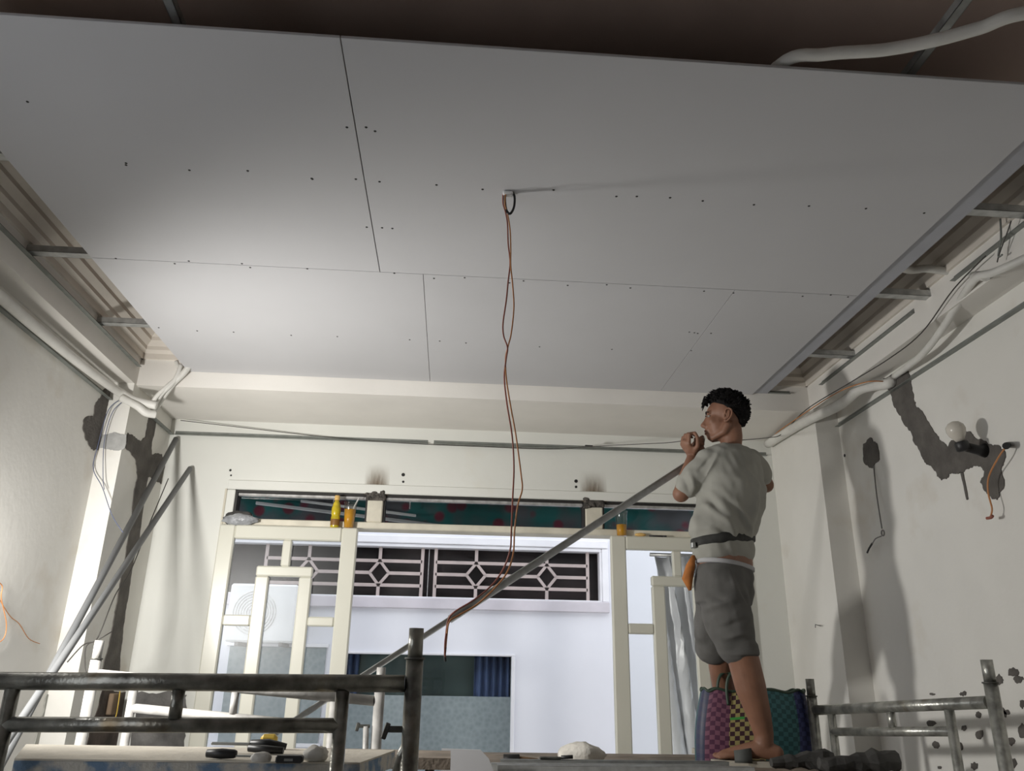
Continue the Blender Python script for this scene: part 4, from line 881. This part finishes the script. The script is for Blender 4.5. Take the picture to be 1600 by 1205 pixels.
# ------------------------------------------------------------------ the man
def fuse(name, mb, voxel, m, parent, smooth=6, disp=None, cut=None):
    me = mb.mesh(name + '_raw'); o = bpy.data.objects.new(name, me); COL.objects.link(o)
    r = o.modifiers.new('remesh', 'REMESH'); r.mode = 'VOXEL'; r.voxel_size = voxel; r.adaptivity = 0
    dg = bpy.context.evaluated_depsgraph_get(); dg.update()
    nm = bpy.data.meshes.new_from_object(o.evaluated_get(dg)); bpy.data.objects.remove(o); bpy.data.meshes.remove(me)
    bm = bmesh.new(); bm.from_mesh(nm)
    for k in range(smooth): bmesh.ops.smooth_vert(bm, verts=bm.verts, factor=.5, use_axis_x=True, use_axis_y=True, use_axis_z=True)
    if disp:
        bm.normal_update()
        mv = [(v, v.normal * disp(v.co)) for v in bm.verts]
        for v, d in mv: v.co += d
    if cut: bmesh.ops.delete(bm, geom=[f for f in bm.faces if cut(f.calc_center_median())], context='FACES')
    for f in bm.faces: f.smooth = True
    bm.to_mesh(nm); bm.free(); nm.name = name; nm.materials.clear(); nm.materials.append(m)
    return link(name, nm, parent)
YP = 3.50
def J(x, y, Y=YP): return onY(x, y, Y)
def mpp(x, y, Y=YP): return (onY(x + 1, y, Y) - onY(x, y, Y)).length
man = thing('person', (J(1165, 1190).x, YP, zD), 'person in grey shirt and charcoal shorts standing, hands raised to face', 'person')
TH = radians(32); fwd = V((-sin(TH), cos(TH), 0)); lft = V((-cos(TH), -sin(TH), 0))
def loft(mb, rings, seg=28, th=TH, close=True):
    fw = V((-sin(th), cos(th), 0)); lf = V((-cos(th), -sin(th), 0)); vs = []; fs = []
    for c, a, b in rings:
        for k in range(seg):
            an = 2 * pi * k / seg; ca, sa = cos(an), sin(an); e = .88
            vs.append(c + lf * a * math.copysign(abs(ca) ** e, ca) + fw * b * math.copysign(abs(sa) ** e, sa))
    for i in range(len(rings) - 1):
        for k in range(seg): k2 = (k + 1) % seg; fs.append((i * seg + k, i * seg + k2, (i + 1) * seg + k2, (i + 1) * seg + k))
    if close: fs.append(tuple(reversed(range(seg)))); fs.append(tuple((len(rings) - 1) * seg + k for k in range(seg)))
    return mb.add(vs, fs, True)
def ring(cx, y, hw, Y=YP, ka=1.08, kb=.75, tilt=0): m_ = mpp(cx, y, Y) * hw; return (J(cx, y, Y), m_ * ka, m_ * kb)
# joints
shL, shR = J(1101, 724, 3.43), J(1180, 724, 3.59)
elL, elR = J(1064, 772, 3.50), J(1197, 758, 3.70)
wrL, wrR = J(1083, 712, 3.56), J(1099, 708, 3.64)
HC = J(1133, 655, 3.50)
th_h = radians(74); hf = V((-sin(th_h) * .995, cos(th_h) * .995, .06)).normalized(); hs = V((-cos(th_h), -sin(th_h), 0)).normalized(); hu = hf.cross(hs) ; hu = hu if hu.z > 0 else -hu
RH = Matrix((hf, hs, hu)).transposed()
def hp(f, s, u): return HC + RH @ V((f, s, u))
body = MB()
# head
body.ell(hp(-.012, 0, .035), (.090, .073, .080), RH, 24, 16)
body.ell(hp(.032, 0, -.025), (.056, .056, .082), RH, 20, 14)
body.ell(hp(.030, 0, .030), (.056, .060, .050), RH, 18, 12)
body.ell(hp(.060, 0, -.090), (.026, .028, .020), RH, 14, 10)
for s in (-1, 1):
    body.chain([hp(-.008, s * .055, -.045), hp(.008, s * .048, -.075), hp(.058, s * .016, -.098)], [.020, .018, .014], 12)
    body.ell(hp(.056, s * .034, -.022), (.026, .022, .024), RH, 12, 8)
    body.ell(hp(.076, s * .030, .020), (.012, .022, .009), RH, 12, 8)
    ec = hp(-.008, s * .075, -.006); RE = RH @ Matrix.Rotation(-.22, 3, 'Y')
    body.ell(ec - RE @ V((0, s * .006, 0)), (.016, .007, .026), RE, 14, 10)
    body.ell(hp(.094, s * .011, -.040), (.010, .008, .008), RH, 10, 6)
body.chain([hp(.080, 0, .012), hp(.090, 0, -.012), hp(.104, 0, -.034)], [.009, .010, .0115], 10)
body.ell(hp(.084, 0, -.060), (.011, .022, .010), RH, 12, 8); body.ell(hp(.082, 0, -.075), (.011, .020, .008), RH, 12, 8)
# neck, trunk under the clothes
body.chain([hp(-.022, 0, -.035), hp(-.030, 0, -.085), J(1141, 706, 3.51)], [.052, .049, .050], 18)
loft(body, [ring(1140, 710, 34), ring(1140, 728, 40), ring(1142, 770, 42), ring(1136, 815, 40), ring(1132, 850, 41), ring(1133, 880, 44.5), ring(1131, 915, 44)], 24)
# arms and hands
body.chain([shL + V((.015, 0, -.01)), shL.lerp(elL, .5), elL], [.036, .036, .039], 16); body.chain([elL, elL.lerp(wrL, .35), wrL], [.036, .037, .026], 16)
body.chain([shR + V((-.015, 0, -.01)), shR.lerp(elR, .4), elR], [.036, .036, .038], 16); body.chain([elR, elR.lerp(wrR, .35), wrR], [.036, .036, .026], 16)
def hand(w, d, n, side, curl, spread=.0, size=1.0):
    """w wrist, d wrist-to-knuckle direction, n palm normal (fingers curl to it), side: thumb side direction sign"""
    d = V(d).normalized(); n = V(n); n = (n - d * n.dot(d)).normalized(); s = d.cross(n) * side
    L = .085 * size
    R_ = Matrix((d, s, n)).transposed()
    body.ell(w + d * L * .52, (L * .60, .040 * size, .017 * size), R_, 16, 10)
    body.chain([w, w + d * L * .4], [.025 * size, .024 * size], 12)
    for k, (o, ln) in enumerate(((.030, .92), (.010, 1.0), (-.011, .95), (-.031, .76))):
        p = w + d * L * (.96 - .05 * (k == 3)) + s * o * size; a = 0; pts = [p - d * .012]; 
        ang = .25
        for q, seg in enumerate((.040, .026, .021)):
            ang += curl[q] + .06 * k
            p = p + (d * cos(ang) + n * sin(ang) + s * spread * (1.5 - k)) * seg * ln * size; pts.append(p)
        body.chain(pts, [.0095 * size, .0088 * size, .0080 * size, .0070 * size], 10)
    b = w + d * L * .28 + s * .030 * size; 
    body.chain([b, b + (d * .5 + s * .65 + n * .5).normalized() * .036 * size, b + (d * .8 + s * .45 + n * .7).normalized() * .066 * size, b + (d * .95 + s * .15 + n * .75).normalized() * .088 * size], [.0125 * size, .0115 * size, .010 * size, .008 * size], 10)
hand(wrL, J(1064, 684, 3.52) - wrL, V((.85, .25, .25)), -1, (.75, .95, .7))
hand(wrR, J(1081, 697, 3.60) - wrR, V((-.35, -.75, .1)), 1, (.7, .9, .6), size=.95)
# legs and feet
kL, aL = J(1162, 1032, 3.46), J(1194, 1163, 3.50)
body.chain([J(1128, 925, 3.45), J(1146, 985, 3.45), kL, J(1173, 1075, 3.475), J(1186, 1118, 3.49), J(1193, 1146, 3.50), aL], [.085, .078, .066, .064, .050, .041, .037], 20)
kR, aR = J(1127, 1042, 3.80), J(1150, 1155, 4.00)
body.chain([J(1145, 925, 3.56), J(1128, 985, 3.68), kR, J(1134, 1085, 3.90), J(1142, 1120, 3.96), V((aR.x, aR.y, zD + .10))], [.085, .075, .058, .056, .045, .036], 18)
zS = zD + .024                                   # top of the sandal sole
def foot(ankle, d):
    d = V(d); d.z = 0; d.normalize(); s = V((-d.y, d.x, 0)); a = V((ankle.x, ankle.y, zS))
    body.chain([a - d * .045 + V((0, 0, .032)), a + d * .02 + V((0, 0, .045)), a + d * .10 + V((0, 0, .030)), a + d * .165 + V((0, 0, .020))], [.031, .036, .029, .019], 16)
    body.chain([V(ankle), a + V((0, 0, .045))], [.037, .034], 14)
    body.ell(a + d * .14 + V((0, 0, .019)), (.055, .040, .018), Matrix((d, s, V((0, 0, 1)))).transposed(), 14, 8)
    for k in range(5):
        o = (-.030 + .0155 * k); ln = (.036, .034, .030, .026, .020)[k if s.y > 0 else k]
        r = (.0125, .0095, .009, .0085, .008)[k]
        body.chain([a + d * .155 + s * o + V((0, 0, r + .004)), a + d * (.165 + ln) + s * o + V((0, 0, r + .001))], [r, r * .9], 8)
    return a, d, s
fL = foot(aL, (-.96, .28, 0)); fR = foot(V((aR.x, aR.y, zD + .10)), (-.8, .6, 0))
bd = fuse('body', body, .0048, M_SKIN, man, 3)
# face details
for s in (-1, 1):
    ec = hp(-.008, s * .078, -.006); RE = RH @ Matrix.Rotation(-.22, 3, 'Y') @ Matrix.Rotation(s * -.30, 3, 'Z')
    er = MB().ell(ec, (.017, .0045, .030), RE, 16, 10)
    er.tube(spline([ec + RE @ V(q) for q in ((.010, s * .004, .006), (.014, s * .005, .022), (.002, s * .006, .033), (-.014, s * .007, .026), (-.020, s * .008, .006), (-.015, s * .007, -.014), (-.004, s * .004, -.028), (.006, s * .002, -.030))], 5), .0044, 8)
    er.tube(spline([ec + RE @ V(q) for q in ((-.006, s * .004, .018), (-.009, s * .006, .002), (-.006, s * .006, -.012), (.004, s * .005, -.016))], 5), .0032, 8)
    er.ell(ec + RE @ V((.003, s * .002, -.028)), (.009, .006, .009), RE, 10, 6).ell(ec + RE @ V((.012, s * .005, -.006)), (.005, .004, .007), RE, 8, 6)
    er.build('ear', M_SKIN, man)
    e = MB().ell(hp(.0750, s * .030, .003), (.0095, .012, .0050), RH, 12, 8).build('eye', M_EYE, man)
    MB().ell(hp(.0825, s * .030, .003), (.003, .0055, .0045), RH, 10, 6).build('iris', M_IRIS, e)
    MB().chain([hp(.078, s * .046, .019), hp(.088, s * .030, .023), hp(.088, s * .014, .018)], [.003, .0042, .0035], 8).build('eyebrow', M_HAIR, man)
MB().ell(hp(.0895, 0, -.0615), (.0075, .019, .0055), RH, 12, 8).ell(hp(.088, 0, -.0735), (.0078, .018, .006), RH, 12, 8).build('lips', M_LIP, man)
# hair: cap that thins to the hairline, with short spiky tufts
hr = MB(); NU, NVV = 72, 26; vs = []; fs = []; hcn = V((-.014, 0, .030))
def hairline(az):                                # az 0 = front; lower limit of elevation
    a = abs(az)
    if a < .55: return .46
    if a < 1.25: return .46 - (a - .55) / .7 * .22
    if a < 1.75: return .24 - (a - 1.25) / .5 * .40
    return -.16 - min(1, (a - 1.75) / .9) * .72
for j in range(NVV + 1):
    for i in range(NU):
        az = -pi + 2 * pi * i / NU; lo = hairline(az); el = lo + (pi / 2 - lo) * j / NVV
        d = V((cos(el) * cos(az), cos(el) * sin(az), sin(el)))
        R0 = 1 / math.sqrt((d.x / .093) ** 2 + (d.y / .076) ** 2 + (d.z / .088) ** 2)
        t = j / NVV; th = .002 + .020 * min(1, t * 3.2) * (.55 + .45 * max(0, d.z)) + .012 * max(0, d.x) * min(1, t * 4)
        th += .006 * noise.noise(d * 9) * min(1, t * 3)
        if abs(az) > 1.5: th *= .62 if d.z < .3 else .9
        vs.append(HC + RH @ (hcn + d * (R0 + th - (.008 if j == 0 else 0))))
for j in range(NVV):
    for i in range(NU): i2 = (i + 1) % NU; fs.append((j * NU + i, j * NU + i2, (j + 1) * NU + i2, (j + 1) * NU + i))
fs.append(tuple(NVV * NU + k for k in range(NU)))
hr.add(vs, fs, True)
rnd = random.Random(5)
for k in range(900):
    j = rnd.randint(2, NVV - 1); i = rnd.randrange(NU); p = V(vs[j * NU + i]); d = RH.transposed() @ (p - HC) - hcn; d.normalize()
    if d.z < -.35 and rnd.random() < .5: continue
    dr = (d + V((.55 if d.x > -.2 else -.2, 0, -.15 if d.z < .6 else .1)) + V((rnd.uniform(-.4, .4), rnd.uniform(-.4, .4), rnd.uniform(-.3, .3)))).normalized()
    ln = rnd.uniform(.008, .020) * (1.0 if d.z > .25 else .4)
    hr.tube([p - (RH @ d) * .006, p + RH @ (dr * ln * .6), p + RH @ (dr * ln + V((.004, 0, -.002)))], [.0045, .003, .0004], 5)
for k in range(26):                               # fringe standing out over the brow
    az = rnd.uniform(-.55, .55); b0 = hp(.072 + .006 * cos(az), .058 * sin(az) * 1.2, .078 + rnd.uniform(-.006, .02))
    hr.tube([b0, b0 + RH @ V((.018, 0, .004)), b0 + RH @ V((.030 + rnd.uniform(-.006, .004), rnd.uniform(-.006, .006), -.016 - rnd.uniform(0, .012)))], [.006, .0045, .0005], 5)
hr.build('hair', M_HAIR, man)
# shirt
sh = MB()
loft(sh, [ring(1140, 699, 27), ring(1140, 706, 40), ring(1140, 714, 49), ring(1140, 730, 52.5), ring(1144, 762, 55), ring(1142, 792, 55), ring(1135, 815, 55.5), ring(1129, 833, 54), ring(1130, 846, 49.5), ring(1131, 856, 51), ring(1130, 868, 50), ring(1128, 879, 44)], 30)
sh.chain([shL + V((.02, 0, .01)), shL.lerp(elL, .4), shL.lerp(elL, .70)], [.060, .062, .060], 18)
sh.chain([shR + V((-.02, 0, .01)), shR.lerp(elR, .3), shR.lerp(elR, .5)], [.060, .060, .056], 18)
folds = []
def fold(a, b, w, h): folds.append((V(a), V(b), w, h))
for (x0, y0, x1, y1, w, h) in [(1100,750,1122,705,.012,.012),(1096,765,1130,815,.016,-.014),(1105,790,1150,838,.016,.014),(1088,790,1090,840,.018,.010),(1120,770,1172,832,.018,-.012),(1185,760,1172,838,.018,.012),(1150,790,1180,838,.014,.010),(1093,735,1112,712,.010,-.010),(1078,735,1090,770,.012,.010),(1070,745,1084,775,.010,-.010),(1160,735,1192,760,.014,.008),(1105,820,1140,842,.012,-.010),(1135,745,1165,760,.02,.006)]:
    fold(J(x0, y0, 3.40), J(x1, y1, 3.40), w, h)
def shirt_disp(co):
    s = .006 * noise.noise(co * 9) + .005 * noise.noise(V((co.x * 30 + co.z * 14, co.y * 12, co.z * 16 - co.x * 8)))
    for a, b, w, h in folds:
        ax_ = b - a; t = max(0, min(1, (co - a).dot(ax_) / ax_.length_squared)); q = a + ax_ * t; q2 = co - q; q2.y *= .25
        s += 1.5 * h * math.exp(-(q2.length / w) ** 2) * sin(pi * min(1, max(.12, t)))
    return s
collar_z = J(1140, 703).z
shirt = fuse('shirt', sh, .0065, M_SHIRT, man, 4, shirt_disp)
# belt
def band(mb, rings, t, seg=40):
    return loft(mb, rings, seg, TH, True)
bl = MB(); tilt = lambda r, k: r
rg = [ring(1130, 838, 49.5), ring(1130, 839.5, 52), ring(1130, 851, 52), ring(1130, 853, 49.5)]
loft(bl, rg, 44); bl.v = [(v[0], v[1], v[2] + (v[0] - J(1130, 845).x) * .13 + .004 * noise.noise(V(v) * 14)) for v in bl.v]
belt = bl.build('belt', M_BELT, man)
p = J(1083, 853, 3.44); MB().cbox((p.x - .012, p.y - .025, p.z - .012), (p.x + .006, p.y + .005, p.z + .012), .003).build('buckle', M_GALVD, belt)
# orange cloth hanging at the hip
oc = MB().tube([J(1084, 868, 3.46), J(1079, 885, 3.46), J(1074, 905, 3.46), J(1079, 922, 3.46)], [.008, .020, .024, .006], 10)
oc.v = [tuple(V(v) + V((.006, .006, .006)) * noise.noise(V(v) * 40)) for v in oc.v]; oc.build('hip_cloth', M_ORANGE, man)
# shorts
st = MB()
loft(st, [ring(1133, 884, 46), ring(1132, 892, 48.5), ring(1132, 905, 51), ring(1132, 925, 51), ring(1131, 945, 48)], 28, radians(42))
st.chain([J(1130, 930, 3.46), J(1138, 970, 3.46), J(1150, 1008, 3.46)], [.108, .106, .086], 22)
st.chain([J(1127, 930, 3.56), J(1118, 975, 3.66), J(1114, 1012, 3.74)], [.108, .098, .080], 22)
loft(st, [(J(1152, 1005, 3.46), .088, .088), (J(1155, 1025, 3.46), .083, .083)], 24, radians(60))
sfolds = [(J(a, c, 3.38), J(d, e, 3.38), w, h) for a, c, d, e, w, h in [(1100,925,1140,945,.012,-.010),(1095,955,1150,935,.014,.010),(1120,985,1172,965,.014,-.009),(1128,1000,1170,985,.012,.009),(1150,905,1172,950,.012,-.009),(1088,900,1100,940,.010,-.012),(1110,960,1126,1015,.016,-.010),(1140,895,1148,925,.010,.007)]]
def shorts_disp(co):
    s = 0
    for a, b, w, h in sfolds:
        ax_ = b - a; t = max(0, min(1, (co - a).dot(ax_) / ax_.length_squared)); q2 = co - (a + ax_ * t); q2.y *= .25
        s += h * math.exp(-(q2.length / w) ** 2) * sin(pi * min(1, max(.12, t)))
    return s + .006 * noise.noise(V((co.x * 10, co.y * 10, co.z * 18))) + .004 * noise.noise(co * 24)
shorts = fuse('shorts', st, .0065, M_SHORTS, man, 4, shorts_disp)
wbnd = MB(); loft(wbnd, [ring(1133, 881, 47), ring(1133, 882, 48.6), ring(1133, 887, 48.6), ring(1133, 888, 47)], 40, radians(38)); wbnd.v = [(v[0], v[1], v[2] - (v[0] - J(1133, 885).x) * .10) for v in wbnd.v]; wbnd.build('waistband', M_BAND, shorts)
# sandals
for a, d, s in (fL, fR):
    sd = MB(); pts = []
    for k in range(28):
        t = 2 * pi * k / 28; f = cos(t); w = .044 - .008 * (f < 0); pts.append(a + d * (.072 + .148 * f) + s * (w * math.copysign(abs(sin(t)) ** .7, sin(t))))
    sandal = MB().prism([V((p.x, p.y, zD + .001)) for p in pts], (0, 0, .023)).build('sandal', M_SOLE, man)
    vs = []; fs = []
    n = 14
    for k in range(n + 1):
        t = pi * k / n; r_ = .048
        for q, (fo, rr) in enumerate(((.055, 1.0), (.125, .94), (.125, .86), (.055, .92))):
            vs.append(a + d * fo + s * (cos(t) * r_ * rr) + V((0, 0, sin(t) * .072 * rr * (1.0 if fo < .1 else .75) - .006)))
    for k in range(n):
        for q in range(4): q2 = (q + 1) % 4; fs.append((4 * k + q, 4 * k + q2, 4 * k + 4 + q2, 4 * k + 4 + q))
    fs += [(0, 1, 2, 3), (4 * n + 3, 4 * n + 2, 4 * n + 1, 4 * n)]
    MB().add(vs, fs, True).build('strap', M_STRAP, sandal)

# ------------------------------------------------------------------ work lamp fixed to the left wall
LP = V((-1.67, 2.60, H + .38))
lamp = thing('work_lamp', (XL, LP.y, LP.z), 'round black work lamp bracketed to the left wall', 'lamp')
ldir = V((.74, .67, -.03)).normalized()
RL = basis(ldir.cross(V((0, 0, 1))), ldir)
MB().lathe([(.012, -.075), (.03, -.07), (.05, -.03), (.058, -.004), (.060, 0), (.055, 0), (.045, -.028), (.02, -.05), (.0005, -.052)], LP, RL, 24).build('reflector', M_BLACK, lamp)
MB().tube([LP - ldir * .06, V((XL + .01, LP.y - .06, LP.z - .02)), V((XL, LP.y - .06, LP.z - .02))], .008, 8).build('bracket', M_BLACK, lamp)
em = bpy.data.materials.new('lamp_glow'); em.use_nodes = True
eb = em.node_tree.nodes['Principled BSDF']; eb.inputs['Emission Color'].default_value = (1, .95, .87, 1); eb.inputs['Emission Strength'].default_value = 4
MB().lathe([(.0005, -.03), (.04, -.03), (.04, -.026), (.0005, -.026)], LP, RL, 20).build('diffuser', em, lamp)
ld = bpy.data.lights.new('work_lamp_light', 'SPOT'); ld.shadow_soft_size = .10; ld.energy = LAMP_POWER; ld.color = (1.0, .975, .93)
ld.spot_size = radians(172); ld.spot_blend = 1.0
lo = bpy.data.objects.new('work_lamp_light', ld); COL.objects.link(lo)
lo.location = LP + ldir * .012; lo.rotation_euler = (-ldir).to_track_quat('Z', 'Y').to_euler()
